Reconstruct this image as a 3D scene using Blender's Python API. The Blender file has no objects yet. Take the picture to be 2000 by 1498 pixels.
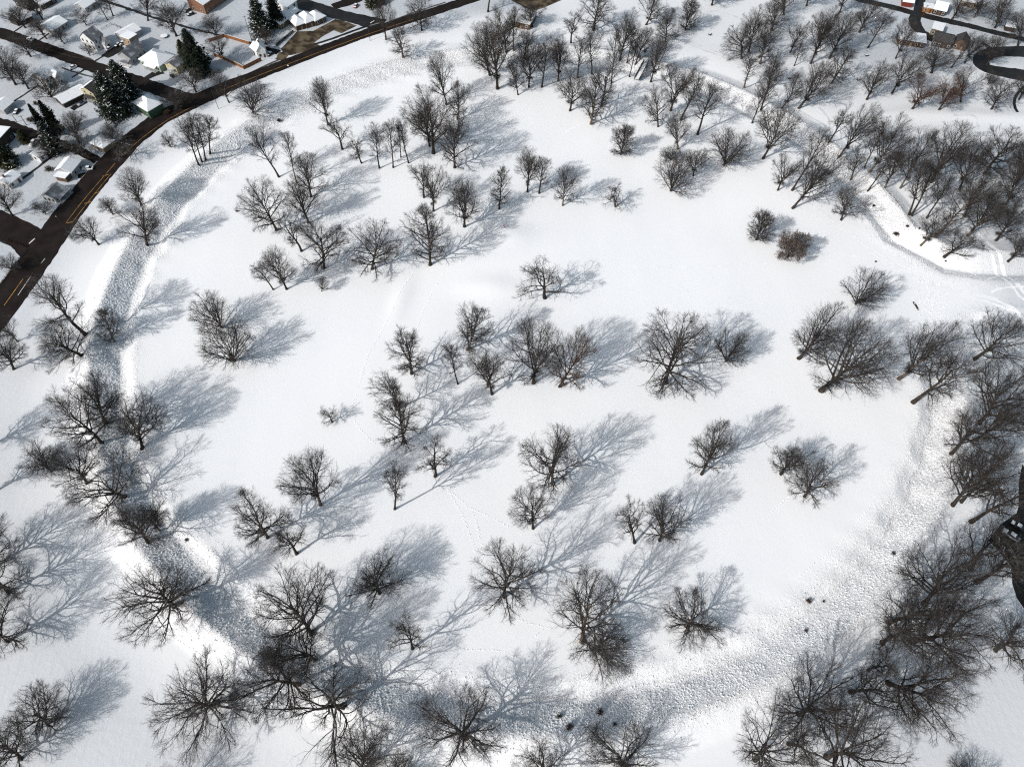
import bpy, math, random
import numpy as np
from mathutils import Matrix, Vector, Euler
R = math.radians
sc = bpy.context.scene
COL = sc.collection

# ------------------------------------------------------------------ camera
H_CAM, TILT, FPX = 220.0, 34.0, 1390.0
cam_d = bpy.data.cameras.new('camera')
cam_d.sensor_width = 36.0
cam_d.lens = 36.0 * FPX / 2000.0
cam_d.clip_end = 9000.0
cam = bpy.data.objects.new('camera', cam_d)
cam.location = (0, 0, H_CAM)
cam.rotation_euler = (R(TILT), 0, 0)
COL.objects.link(cam)
sc.camera = cam

# ------------------------------------------------------------------ light
SUN_EL, SHADOW_AZ = 35.5, 36.0            # shadows run towards this azimuth (from +X, counter-clockwise)
sx, sy = -math.cos(R(SHADOW_AZ)), -math.sin(R(SHADOW_AZ))
world = bpy.data.worlds.new('World'); sc.world = world; world.use_nodes = True
wn = world.node_tree.nodes; wl = world.node_tree.links
sky = wn.new('ShaderNodeTexSky'); sky.sky_type = 'NISHITA'; sky.sun_disc = False
sky.sun_elevation = R(SUN_EL); sky.sun_rotation = math.atan2(sx, sy)
sky.dust_density = 3.0; sky.air_density = 1.0; sky.ozone_density = 1.0
hs_ = wn.new('ShaderNodeHueSaturation'); hs_.inputs['Saturation'].default_value = .84; hs_.inputs['Hue'].default_value = .475
wl.new(sky.outputs[0], hs_.inputs['Color']); wl.new(hs_.outputs[0], wn['Background'].inputs[0])
wn['Background'].inputs[1].default_value = 0.118
sun_d = bpy.data.lights.new('sun', 'SUN'); sun_d.energy = 3.55; sun_d.angle = R(0.5); sun_d.color = (1.0, 0.975, 0.94)
sun = bpy.data.objects.new('sun', sun_d)
sun.rotation_euler = Vector((math.cos(R(SHADOW_AZ)) * math.cos(R(SUN_EL)), math.sin(R(SHADOW_AZ)) * math.cos(R(SUN_EL)), -math.sin(R(SUN_EL)))).to_track_quat('-Z', 'Y').to_euler()
sun.location = (0, 0, 300); COL.objects.link(sun)
vs = sc.view_settings
vs.view_transform = 'Standard'; vs.look = 'None'; vs.exposure = 0.0; vs.gamma = 1.0; vs.use_curve_mapping = False
sc.cycles.use_denoising = False
sc.cycles.max_bounces = 5
sc.cycles.diffuse_bounces = 3
sc.cycles.filter_width = 1.2

# ------------------------------------------------------------------ pixel <-> ground
ct, st = math.cos(R(TILT)), math.sin(R(TILT))
def ray(px, py):
    x, y = (px - 1000) / FPX, (py - 749) / FPX
    return np.array([x, st - y * ct, -ct - y * st])
def ground0(px, py, z=0.0):
    d = ray(px, py); t = (H_CAM - z) / -d[2]
    return d * t + np.array([0, 0, H_CAM])
def proj(p):
    X, Y, Z = p[0], p[1], p[2] - H_CAM
    zc = Y * st - Z * ct; yc = -(Y * ct + Z * st)
    return 1000 + FPX * X / zc, 749 + FPX * yc / zc, zc

# ------------------------------------------------------------------ terrain height
CX, CY, RC = 5.7, 199.6, 170.3
def poly_px(pts): return np.array([ground0(*p)[:2] for p in pts])
GU = poly_px([(1790, 455), (1835, 487), (1890, 497), (1960, 500), (2080, 500)])       # upper gateway bank crest
GL = poly_px([(1880, 730), (1895, 690), (1935, 668), (2010, 660), (2090, 660)])       # lower gateway bank crest
MND = [(965, 505, 26, 12, 1.1, 20), (1000, 462, 9, 6, .9, 20), (955, 560, 12, 6, .9, 0), (782, 588, 4.0, 12, .6, -12), (905, 500, 12, 6, .6, 30)]
def seg_dist(X, Y, pts):
    best = np.full(X.shape, 1e9)
    for a, b in zip(pts[:-1], pts[1:]):
        d = b - a; L2 = (d ** 2).sum()
        t = np.clip(((X - a[0]) * d[0] + (Y - a[1]) * d[1]) / L2, 0, 1)
        best = np.minimum(best, np.hypot(X - a[0] - t * d[0], Y - a[1] - t * d[1]))
    return best
def sstep(a, b, x):
    t = np.clip((x - a) / (b - a), 0, 1); return t * t * (3 - 2 * t)
ANG_U = math.atan2(GU[0][1] - CY, GU[0][0] - CX); ANG_L = math.atan2(GL[0][1] - CY, GL[0][0] - CX)
rngw = np.random.default_rng(5)
WAVES = [(rngw.normal(0, 1, 2) * 2 * math.pi / L, rngw.uniform(0, 6.28), A) for L, A in ((140, .10), (95, .07), (70, .05), (48, .03), (33, .016), (21, .008), (13, .004))]
def wav(X, Y):
    s = np.zeros(X.shape)
    for k, p, A in WAVES: s += A * np.sin(k[0] * X + k[1] * Y + p)
    return s
def terrain(X, Y, full=False):
    X = np.asarray(X, float); Y = np.asarray(Y, float)
    r = np.hypot(X - CX, Y - CY); d = r - RC
    th = np.arctan2(Y - CY, X - CX)
    gap = (th > ANG_L) & (th < ANG_U)                # the gateway
    u = np.where(gap, 99.0, np.abs(d))
    inner = np.where(gap, 99.0, d)
    du = seg_dist(X, Y, GU); dl = seg_dist(X, Y, GL)
    crest = np.minimum(np.minimum(u, du), dl)
    crest = crest + wav(X * 6, Y * 6) * 2.5
    jit = wav(X * 5 + 40, Y * 5) * 4
    big = 1.0 + 0.35 * sstep(60, 20, np.hypot(X - GU[0][0], Y - GU[0][1]))
    # ditch runs inside the bank; at the gateway it follows the banks outward on the side of the gap
    dd = np.where(gap, 99.0, np.abs(inner + 9.2 + jit))
    gu2 = GU + np.array([0, -9.0]); gl2 = GL + np.array([0, 9.0])
    gu2[0] = (CX + (RC - 9.2) * math.cos(ANG_U), CY + (RC - 9.2) * math.sin(ANG_U))
    gl2[0] = (CX + (RC - 9.2) * math.cos(ANG_L), CY + (RC - 9.2) * math.sin(ANG_L))
    dd = np.minimum(dd, np.minimum(seg_dist(X, Y, gu2), seg_dist(X, Y, gl2)))
    hb, hd = 2.15 * big, -2.15
    out = hb * np.clip(1 - crest / 9.0, 0, 1) ** 1.15 + hd * np.clip(1 - dd / 5.6, 0, 1)
    tt = dd / np.maximum(dd + crest, 1e-6); tt = np.clip((tt - .06) / .88, 0, 1)
    wv_ = sstep(12.2, 10.0, dd + crest)
    mound = out * (1 - wv_) + (hd + (hb - hd) * tt) * wv_
    ao = (np.mod(th, 2 * math.pi))
    soft = 1 - 0.55 * sstep(0.35, 0.8, np.sin(th)) * sstep(-0.2, 0.3, -np.cos(th))     # the bank is lower at the far road side
    z = mound * soft + wav(X, Y) * sstep(0, 8, crest)
    z = z + 0.8 * wav(X * 9, Y * 9) * np.exp(-(dd / 9) ** 2)
    for px, py, a, b, h, rot in MND:
        c = ground0(px, py)[:2]; cr, sr = math.cos(R(rot)), math.sin(R(rot))
        ux = (X - c[0]) * cr + (Y - c[1]) * sr; uy = -(X - c[0]) * sr + (Y - c[1]) * cr
        z = z + h * np.exp(-(ux / a) ** 2 - (uy / b) ** 2)
    # the snowed-over lane above the gateway wood lies on a low causeway
    z = z + 0.9 * np.exp(-(seg_dist(X, Y, LANE) / 5.0) ** 2)
    flat = sstep(26, 34, d) * np.where(X < 60, 1, sstep(330, 345, Y))               # town side: level ground
    z = z * (1 - flat * np.where((X < 40) | (Y > 330), 1, 0))
    z = np.where(seg_dist(X, Y, ROADC) < 14, z * sstep(5, 14, seg_dist(X, Y, ROADC)), z)
    z = np.where((X > 150) & (Y < 150) & (d > 14), z * 0.3, z)
    if full:
        near = np.maximum(np.exp(-(np.maximum(dd - 5, 0) / 4.0) ** 2), np.exp(-(crest / 5.0) ** 2))
        band = np.where(gap, 0, sstep(-12.5, -10, d + jit) * sstep(3, .5, d))
        rough = np.maximum(band, .42 * near)
        return z, rough, d, dd, crest
    return z
LANE = poly_px([(1700, 228), (1780, 222), (1850, 224), (1930, 229), (2080, 232)])
ROADC = poly_px([(-60, 680), (20, 575), (75, 500), (130, 420), (190, 345), (250, 281), (310, 232), (380, 198), (455, 165), (530, 136), (620, 101), (700, 71), (760, 51), (850, 22), (930, -4), (1010, -34)])
def hz(x, y): return float(terrain(np.array([x]), np.array([y]))[0])
def at(px, py):
    z = 0.0
    for _ in range(4):
        p = ground0(px, py, z); z = hz(p[0], p[1])
    return np.array([p[0], p[1], z])

# ------------------------------------------------------------------ materials
MAT = {}
def mat(name, col, rough=0.8, spec=0.3, noise=None, bump=None, metal=0.0):
    m = bpy.data.materials.new(name); m.use_nodes = True; MAT[name] = m
    nt = m.node_tree; b = nt.nodes['Principled BSDF']
    b.inputs['Base Color'].default_value = (*col, 1); b.inputs['Roughness'].default_value = rough
    b.inputs['Specular IOR Level'].default_value = spec; b.inputs['Metallic'].default_value = metal
    if noise or bump:
        tc = nt.nodes.new('ShaderNodeTexCoord')
    if noise:
        col2, scale, lo, hi = noise
        n = nt.nodes.new('ShaderNodeTexNoise'); n.inputs['Scale'].default_value = scale; n.inputs['Detail'].default_value = 6
        nt.links.new(tc.outputs['Object'], n.inputs['Vector'])
        rp = nt.nodes.new('ShaderNodeValToRGB'); rp.color_ramp.elements[0].position = lo; rp.color_ramp.elements[1].position = hi
        rp.color_ramp.elements[0].color = (*col, 1); rp.color_ramp.elements[1].color = (*col2, 1)
        nt.links.new(n.outputs['Fac'], rp.inputs['Fac']); nt.links.new(rp.outputs['Color'], b.inputs['Base Color'])
    if bump:
        scale, strength, dist = bump
        n2 = nt.nodes.new('ShaderNodeTexNoise'); n2.inputs['Scale'].default_value = scale; n2.inputs['Detail'].default_value = 5
        nt.links.new(tc.outputs['Object'], n2.inputs['Vector'])
        bp = nt.nodes.new('ShaderNodeBump'); bp.inputs['Strength'].default_value = strength; bp.inputs['Distance'].default_value = dist
        nt.links.new(n2.outputs['Fac'], bp.inputs['Height']); nt.links.new(bp.outputs['Normal'], b.inputs['Normal'])
    return m
mat('bark', (0.030, 0.025, 0.021), .95, .1, noise=((0.085, 0.066, 0.048), 1.3, .45, .75), bump=(6, .6, .1))
mat('twigs', (0.038, 0.034, 0.032), .9, .1, noise=((0.076, 0.066, 0.059), .25, .4, .7))
mat('twigs_red', (0.075, 0.047, 0.038), .9, .1, noise=((0.115, 0.07, 0.052), .5, .4, .7))
mat('twigs_brown', (0.062, 0.044, 0.033), .9, .1, noise=((0.115, 0.076, 0.052), .5, .4, .7))
def snow_on_top(m, lim, amount):
    nt = MAT[m].node_tree; N = nt.nodes; L = nt.links; b = N['Principled BSDF']; src = b.inputs['Base Color'].links[0].from_socket
    ge = N.new('ShaderNodeNewGeometry'); sp = N.new('ShaderNodeSeparateXYZ'); L.new(ge.outputs['Normal'], sp.inputs[0])
    n = N.new('ShaderNodeTexNoise'); n.inputs['Scale'].default_value = .55; n.inputs['Detail'].default_value = 5; L.new(ge.outputs['Position'], n.inputs['Vector'])
    a = N.new('ShaderNodeMath'); a.operation = 'MULTIPLY_ADD'; a.use_clamp = True; a.inputs[1].default_value = 6; a.inputs[2].default_value = -6 * lim; L.new(sp.outputs['Z'], a.inputs[0])
    c = N.new('ShaderNodeMath'); c.operation = 'MULTIPLY_ADD'; c.use_clamp = True; c.inputs[1].default_value = 8; c.inputs[2].default_value = -8 * amount; L.new(n.outputs['Fac'], c.inputs[0])
    d = N.new('ShaderNodeMath'); d.operation = 'MULTIPLY'; L.new(a.outputs[0], d.inputs[0]); L.new(c.outputs[0], d.inputs[1])
    mx = N.new('ShaderNodeMix'); mx.data_type = 'RGBA'; L.new(d.outputs[0], mx.inputs['Factor']); L.new(src, mx.inputs['A']); mx.inputs['B'].default_value = (.75, .77, .79, 1); L.new(mx.outputs['Result'], b.inputs['Base Color'])
snow_on_top('twigs', .80, .56); snow_on_top('bark', .75, .50)
mat('bark_tan_and_lit', (0.10, 0.078, 0.055), .95, .1, noise=((0.17, 0.13, 0.09), 1.5, .4, .7))
mat('dead_leaf', (0.092, 0.072, 0.061), .9, .1, noise=((0.150, 0.116, 0.096), .8, .35, .7))
mat('needles', (0.010, 0.015, 0.011), .8, .2, noise=((0.030, 0.042, 0.024), .6, .4, .7))
mat('needles_yellow', (0.030, 0.034, 0.014), .8, .2, noise=((0.055, 0.058, 0.024), .6, .4, .7))
mat('snow_cap', (0.80, 0.82, 0.84), .7, .2, noise=((0.72, 0.745, 0.77), .6, .4, .7), bump=(2.5, .25, .08))
mat('snow_track_dull', (0.70, 0.72, 0.735), .7, .2, noise=((0.58, 0.60, 0.62), .3, .4, .6))
mat('snow_trodden', (0.86, 0.87, 0.88), .7, .2, noise=((0.78, 0.80, 0.82), .5, .4, .7), bump=(1.6, .5, .15))
mat('straw', (0.060, 0.048, 0.034), .95, .1, noise=((0.12, 0.095, 0.062), .7, .4, .7))
mat('asphalt', (0.010, 0.0075, 0.0068), .8, .1, noise=((0.024, 0.018, 0.016), .18, .35, .75), bump=(8, .2, .02))
mat('asphalt_wet', (0.009, 0.008, 0.008), .55, .3, noise=((0.020, 0.018, 0.017), .25, .35, .75))
mat('concrete', (0.050, 0.047, 0.044), .85, .2, noise=((0.10, 0.095, 0.09), .6, .4, .7))
mat('lane_yellow', (0.42, 0.22, 0.05), .8, .2, noise=((0.16, 0.09, 0.03), .6, .45, .62))
mat('lane_white', (0.62, 0.60, 0.56), .8, .2, noise=((0.2, 0.19, 0.17), .6, .5, .65))
mat('mulch', (0.035, 0.026, 0.018), .95, .1, noise=((0.125, 0.10, 0.065), .22, .42, .6), bump=(2, .6, .2))
mat('glass_dark', (0.012, 0.014, 0.017), .25, .5)
mat('iron', (0.02, 0.02, 0.022), .6, .4)
mat('pole_wood', (0.045, 0.036, 0.028), .9, .2, noise=((0.08, 0.065, 0.05), 2, .4, .7))
mat('cedar', (0.19, 0.080, 0.032), .8, .2, noise=((0.28, 0.13, 0.06), 1.2, .4, .7))
mat('shingle_dark', (0.035, 0.033, 0.034), .85, .2, noise=((0.07, 0.067, 0.066), 1.0, .4, .7))
mat('shingle_grey', (0.13, 0.135, 0.145), .85, .2, noise=((0.40, 0.42, 0.44), .25, .45, .6))
mat('rubber', (0.012, 0.012, 0.012), .8, .2)
for nm, c in dict(white=(.68, .68, .67), cream=(.5, .46, .34), yellow=(.46, .41, .26), pale_green=(.30, .36, .28), green=(.045, .09, .055),
                  grey=(.33, .34, .35), brown=(.10, .066, .046), brick=(.20, .105, .065), stone=(.28, .20, .13), olive=(.15, .135, .08),
                  red=(.15, .028, .022), orange=(.30, .12, .03), tan=(.28, .21, .13), dark=(.045, .036, .032)).items():
    mat('siding_' + nm, c, .8, .25, noise=(tuple(v * .8 for v in c), .8, .4, .7))
for nm, c in dict(black=(.012, .012, .014), white=(.7, .7, .7), silver=(.32, .33, .35), red=(.25, .02, .02), blue=(.03, .05, .11)).items():
    mat('paint_' + nm, c, .35, .5)
mat('skin', (.45, .27, .19), .6, .3); mat('jacket_red', (.33, .03, .045), .8, .2); mat('cloth_dark', (.02, .02, .025), .85, .2)

def snow_ground():
    m = bpy.data.materials.new('snow_ground'); m.use_nodes = True; MAT['snow_ground'] = m
    nt = m.node_tree; N = nt.nodes; L = nt.links; b = N['Principled BSDF']
    b.inputs['Roughness'].default_value = .65; b.inputs['Specular IOR Level'].default_value = .2
    geo = N.new('ShaderNodeNewGeometry'); att = N.new('ShaderNodeAttribute'); att.attribute_name = 'cover'
    sep = N.new('ShaderNodeSeparateColor'); L.new(att.outputs['Color'], sep.inputs[0])
    def noise(scale, detail=4, vec=None, rough=.55):
        n = N.new('ShaderNodeTexNoise'); n.inputs['Scale'].default_value = scale; n.inputs['Detail'].default_value = detail; n.inputs['Roughness'].default_value = rough
        L.new(vec or geo.outputs['Position'], n.inputs['Vector']); return n.outputs['Fac']
    def math_(op, a, c, cl=False):
        n = N.new('ShaderNodeMath'); n.operation = op; n.use_clamp = cl
        for i, v in enumerate((a, c)):
            if isinstance(v, (int, float)): n.inputs[i].default_value = v
            else: L.new(v, n.inputs[i])
        return n.outputs[0]
    def mix(f, a, c):
        n = N.new('ShaderNodeMix'); n.data_type = 'RGBA'
        for s, v in ((n.inputs['Factor'], f), (n.inputs['A'], a), (n.inputs['B'], c)):
            if isinstance(v, tuple): s.default_value = (*v, 1)
            elif isinstance(v, float): s.default_value = v
            else: L.new(v, s)
        return n.outputs['Result']
    rough, thin, trod = sep.outputs[0], sep.outputs[1], sep.outputs[2]
    base = mix(math_('MULTIPLY', noise(.03, 6), 1.0), (0.80, 0.815, 0.83), (0.87, 0.88, 0.885))
    # thin snow with turf and grit showing through, plus painted lens darkening outside the ring
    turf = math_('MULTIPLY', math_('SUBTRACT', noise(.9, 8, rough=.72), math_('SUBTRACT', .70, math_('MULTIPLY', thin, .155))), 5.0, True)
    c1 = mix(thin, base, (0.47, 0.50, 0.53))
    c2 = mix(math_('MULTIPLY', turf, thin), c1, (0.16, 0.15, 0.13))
    # rough stubble bank: dead grass poking through
    sv = noise(1.5, 6, rough=.75)
    st_ = math_('MULTIPLY', math_('SUBTRACT', sv, .545), 8.0, True)
    c3 = mix(math_('MULTIPLY', math_('MULTIPLY', st_, rough), .75), c2, (0.20, 0.185, 0.165))
    L.new(c3, b.inputs['Base Color'])
    mp = N.new('ShaderNodeMapping'); mp.inputs['Rotation'].default_value = (0, 0, R(52)); mp.inputs['Scale'].default_value = (1.0, .18, 1)
    L.new(geo.outputs['Position'], mp.inputs['Vector'])
    streak = noise(.9, 5, mp.outputs['Vector'])
    h1 = math_('MULTIPLY', noise(.30, 5), math_('ADD', .035, math_('MULTIPLY', thin, .08)))
    h2 = math_('MULTIPLY', streak, math_('ADD', .015, math_('MULTIPLY', thin, .06)))
    h3 = math_('MULTIPLY', math_('MULTIPLY', noise(1.1, 6, rough=.72), rough), .75)
    h4 = math_('MULTIPLY', math_('MULTIPLY', noise(.6, 6, rough=.65), thin), .08)
    hs = math_('ADD', math_('ADD', h1, h2), math_('ADD', h3, h4))
    bp = N.new('ShaderNodeBump'); bp.inputs['Strength'].default_value = 1.0; bp.inputs['Distance'].default_value = 1.0
    L.new(hs, bp.inputs['Height']); L.new(bp.outputs['Normal'], b.inputs['Normal'])
    return m
snow_ground()

# ------------------------------------------------------------------ object helpers
def tag(o, label=None, cat=None, group=None, kind=None):
    if label: o['label'] = label
    if cat: o['category'] = cat
    if group: o['group'] = group
    if kind: o['kind'] = kind
    return o
def link(o, parent=None):
    COL.objects.link(o)
    if parent is not None: o.parent = parent
    return o
def empty(name, loc, rz=0.0):
    o = bpy.data.objects.new(name, None); o.empty_display_size = .5; o.location = loc; o.rotation_euler = (0, 0, rz)
    return link(o)
def mesh_np(name, verts, quads=None, tris=None, mats=(), mi=None, smooth=False):
    me = bpy.data.meshes.new(name)
    nq = 0 if quads is None else len(quads); nt_ = 0 if tris is None else len(tris)
    me.vertices.add(len(verts)); me.vertices.foreach_set('co', np.asarray(verts, np.float32).ravel())
    loops = []; starts = []; tot = 0
    if nq: loops.append(np.asarray(quads).ravel()); starts.append(np.arange(nq) * 4); tot = nq * 4
    if nt_: loops.append(np.asarray(tris).ravel()); starts.append(tot + np.arange(nt_) * 3)
    lp = np.concatenate(loops).astype(np.int32); stt = np.concatenate(starts).astype(np.int32)
    me.loops.add(len(lp)); me.loops.foreach_set('vertex_index', lp)
    me.polygons.add(len(stt)); me.polygons.foreach_set('loop_start', stt)
    for m in mats: me.materials.append(MAT[m] if isinstance(m, str) else m)
    if mi is not None: me.polygons.foreach_set('material_index', np.asarray(mi, np.int32))
    if smooth: me.polygons.foreach_set('use_smooth', np.ones(len(stt), bool))
    me.update(calc_edges=True)
    return me
def obj(name, me, parent=None):
    o = bpy.data.objects.new(name, me); return link(o, parent)
class MB:
    """collects solid pieces and links them as ONE mesh object"""
    def __init__(s): s.v = []; s.f = []
    def poly(s, pts, faces):
        k = len(s.v); s.v += [tuple(p) for p in pts]; s.f += [[k + i for i in f] for f in faces]
    def box(s, x0, y0, z0, x1, y1, z1):
        s.poly([(x0, y0, z0), (x1, y0, z0), (x1, y1, z0), (x0, y1, z0), (x0, y0, z1), (x1, y0, z1), (x1, y1, z1), (x0, y1, z1)],
               [(0, 3, 2, 1), (4, 5, 6, 7), (0, 1, 5, 4), (1, 2, 6, 5), (2, 3, 7, 6), (3, 0, 4, 7)])
    def slab(s, top, th):
        n = len(top); bot = [(p[0], p[1], p[2] - th) for p in top]
        s.poly(list(top) + bot, [tuple(range(n)), tuple(range(2 * n - 1, n - 1, -1))] + [(i, i + n, (i + 1) % n + n, (i + 1) % n) for i in range(n)])
    def tube(s, pts, rad, n=8):
        pts = [Vector(p) for p in pts]; k0 = len(s.v); m = len(pts)
        for i, p in enumerate(pts):
            t = (pts[min(i + 1, m - 1)] - pts[max(i - 1, 0)]).normalized()
            a = t.cross(Vector((0, 0, 1)) if abs(t.z) < .9 else Vector((1, 0, 0))).normalized(); b = t.cross(a)
            r = rad[i] if isinstance(rad, (list, tuple)) else rad
            for j in range(n):
                q = p + (a * math.cos(6.2832 * j / n) + b * math.sin(6.2832 * j / n)) * r; s.v.append(tuple(q))
        for i in range(m - 1):
            for j in range(n):
                s.f.append([k0 + i * n + j, k0 + i * n + (j + 1) % n, k0 + (i + 1) * n + (j + 1) % n, k0 + (i + 1) * n + j])
        s.f.append([k0 + j for j in range(n)][::-1]); s.f.append([k0 + (m - 1) * n + j for j in range(n)])
    def build(s, name, m, parent=None, smooth=False, bevel=0):
        me = bpy.data.meshes.new(name); me.from_pydata(s.v, [], s.f); me.materials.append(MAT[m])
        if smooth: me.polygons.foreach_set('use_smooth', [True] * len(me.polygons))
        me.update(); o = obj(name, me, parent)
        if bevel:
            bv = o.modifiers.new('bevel', 'BEVEL'); bv.width = bevel; bv.segments = 2
        return o
# ------------------------------------------------------------------ ground sheet
def coords(lo, hi, step, far):
    c = np.arange(lo, hi + step, step); out = []; d = step
    x = hi
    while x < far: d *= 1.35; x += d; out.append(x)
    lft = []; d = step; x = lo
    while x > -far: d *= 1.35; x -= d; lft.append(x)
    return np.concatenate([lft[::-1], c, out])
gx = coords(-235, 260, 0.85, 3500); gy = coords(0, 445, 0.85, 3500)
GX, GY = np.meshgrid(gx, gy)
Z, rough, dring, ddit, crest = terrain(GX, GY, True)
nx, ny = len(gx), len(gy)
ii = (np.arange(ny - 1)[:, None] * nx + np.arange(nx - 1)[None, :]).ravel()
gm = mesh_np('ground', np.stack([GX.ravel(), GY.ravel(), Z.ravel()], 1), quads=np.stack([ii, ii + 1, ii + nx + 1, ii + nx], 1), mats=['snow_ground'], smooth=True)
vignette = sstep(6, 34, dring)
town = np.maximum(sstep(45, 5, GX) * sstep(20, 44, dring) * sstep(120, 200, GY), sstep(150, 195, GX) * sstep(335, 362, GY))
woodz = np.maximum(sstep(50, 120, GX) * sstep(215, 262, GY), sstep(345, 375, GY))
thin = np.clip(np.maximum(town * .95, .62 * vignette * (1 - .45 * woodz)), 0, 1)  # sparse yard snow, and a lens vignette painted into the outer ground
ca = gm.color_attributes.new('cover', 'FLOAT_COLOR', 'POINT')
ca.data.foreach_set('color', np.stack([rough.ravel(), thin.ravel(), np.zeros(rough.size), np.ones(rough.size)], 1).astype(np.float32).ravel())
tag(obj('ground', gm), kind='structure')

# ------------------------------------------------------------------ roads and paths: sheets a few millimetres apart
def strip(name, pts, width, m, lift, label=None, kind='structure', px=True, jag=0.0, seed=0):
    P = np.array([ground0(*p)[:2] for p in pts]) if px else np.array(pts, float)
    seg = np.hypot(*np.diff(P, axis=0).T); s = np.concatenate([[0], np.cumsum(seg)])
    n = max(int(s[-1] / (2.0 if jag else 4.0)), 2); t = np.linspace(0, s[-1], n + 1)
    W = np.interp(t, s, np.asarray(width, float)) if not np.isscalar(width) else np.full(n + 1, width)
    Q = np.stack([np.interp(t, s, P[:, 0]), np.interp(t, s, P[:, 1])], 1)
    for _ in range(3): Q[1:-1] = (Q[:-2] + 2 * Q[1:-1] + Q[2:]) / 4
    T = np.gradient(Q, axis=0); T /= np.hypot(T[:, 0], T[:, 1])[:, None]; Nn = np.stack([-T[:, 1], T[:, 0]], 1)
    g = np.random.default_rng(seed + 7)
    wl_ = W / 2 + g.normal(0, 1, n + 1) * jag; wr = W / 2 + g.normal(0, 1, n + 1) * jag
    A = Q + Nn * wl_[:, None]; B = Q - Nn * wr[:, None]
    XY = np.concatenate([A, B]); z = terrain(XY[:, 0], XY[:, 1]) + lift
    i = np.arange(n)
    o = obj(name, mesh_np(name, np.c_[XY, z], quads=np.stack([i + n + 1, i + n + 2, i + 1, i], 1), mats=[m]))
    return tag(o, label, kind=kind)
def area(name, pts, m, lift, kind='structure'):
    P = [ground0(*p) for p in pts]
    me = bpy.data.meshes.new(name); me.from_pydata([(p[0], p[1], lift) for p in P], [], [list(range(len(P)))]); me.materials.append(MAT[m]); me.update()
    if me.polygons[0].normal.z < 0: me.flip_normals()
    return tag(obj(name, me), kind=kind)

ROADPX = [(-60, 680), (20, 575), (75, 500), (130, 420), (190, 345), (250, 281), (310, 232), (380, 198), (455, 165), (530, 136), (620, 101), (700, 71), (760, 51), (850, 22), (930, -4), (1010, -34)]
strip('road', ROADPX, [15, 15, 14.5, 13.5, 13, 12, 11.5, 11.5, 10, 8.6, 8.4, 8.2, 8.2, 8, 8, 8], 'asphalt', .030, jag=.16)
strip('road', [(-40, 52), (40, 78), (110, 103), (165, 124), (215, 143), (290, 168), (350, 190), (385, 204)], [8.5, 8.5, 8.5, 8.5, 9, 9, 9.5, 12], 'asphalt', .026, jag=.25, seed=1)
strip('road', [(-60, 220), (0, 240), (50, 258), (90, 274), (150, 293), (200, 318), (222, 330)], [6.5, 6.5, 6.5, 6.5, 5.0, 4.2, 5.5], 'asphalt', .022, jag=.25, seed=2)
strip('road', [(170, -8), (240, 14), (300, 35), (372, 56), (440, 72), (500, 88), (545, 103)], [2.6, 2.4, 2.0, 1.7, 1.6, 2.0, 4.5], 'asphalt_wet', .020, jag=.25, seed=3)
strip('road', [(540, -14), (590, 8), (650, 26), (700, 38), (745, 50)], [11, 10.5, 10, 10, 12], 'asphalt_wet', .024, jag=.3, seed=4)
strip('driveway', [(650, 14), (690, 2), (740, -20)], [6, 8, 8], 'asphalt', .018, jag=.4, seed=5)
strip('road', [(-60, 416), (0, 437), (30, 452), (60, 470), (85, 490)], [13, 13, 13, 15, 17], 'asphalt', .024, jag=.25, seed=6)
strip('pavement', [(-30, 608), (3, 558), (30, 520), (54, 489)], 1.5, 'asphalt_wet', .021, jag=.07)
strip('pavement', [(-40, 452), (0, 470), (30, 482), (54, 490)], 1.4, 'asphalt_wet', .017, jag=.06)
strip('pavement', [(70, 79), (100, 91), (140, 104), (178, 116)], 1.5, 'concrete', .021, jag=.12)
strip('pavement', [(120, 133), (160, 146), (212, 158), (235, 170)], 1.2, 'concrete', .021, jag=.12)
strip('pavement', [(362, 184), (395, 183), (430, 172), (470, 152), (520, 128), (548, 116)], 1.5, 'concrete', .021, jag=.07)
strip('pavement', [(612, 88), (650, 76), (690, 61), (722, 50)], 1.9, 'asphalt_wet', .021, jag=.08)
strip('pavement', [(238, 268), (270, 251), (312, 226), (340, 205)], 1.3, 'concrete', .021, jag=.1)
strip('pavement', [(760, 43), (800, 28), (870, 5)], 1.2, 'concrete', .021, jag=.08)
for k, pp in enumerate([[(28, 198), (50, 184), (75, 167)], [(27, 63), (45, 51)], [(77, 79), (95, 67), (104, 58)], [(183, 122), (197, 112), (215, 104)], [(140, 152), (152, 145), (165, 136)], [(40, 352), (60, 338), (82, 321), (104, 304)]]):
    strip('footpath', pp, [1.2, 1.2, 1.4][:len(pp)] if len(pp) < 4 else 1.5, 'asphalt_wet', .019, jag=.1, seed=20 + k)
strip('driveway', [(205, 112), (222, 100), (240, 92)], [5, 7, 5], 'asphalt_wet', .017, jag=.3, seed=31)
strip('driveway', [(140, 214), (160, 203), (182, 189)], [3.5, 3.5, 3.5], 'asphalt_wet', .017, jag=.2, seed=32)
strip('driveway', [(152, 345), (172, 340), (195, 336)], [4, 5, 7], 'asphalt', .018, jag=.4, seed=33)
strip('driveway', [(282, 156), (300, 146), (316, 139)], [3.5, 5, 6], 'asphalt_wet', .018, jag=.3, seed=34)
area('yard', [(580, 62), (612, 61), (655, 38), (676, 43), (697, 51), (667, 66), (652, 60), (630, 72), (614, 84), (626, 90), (590, 103), (572, 108), (560, 109), (548, 97), (560, 84)], 'mulch', .016)
strip('driveway', [(545, 118), (552, 109), (560, 102)], [5, 6, 5], 'mulch', .014, jag=.4, seed=35)
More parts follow.
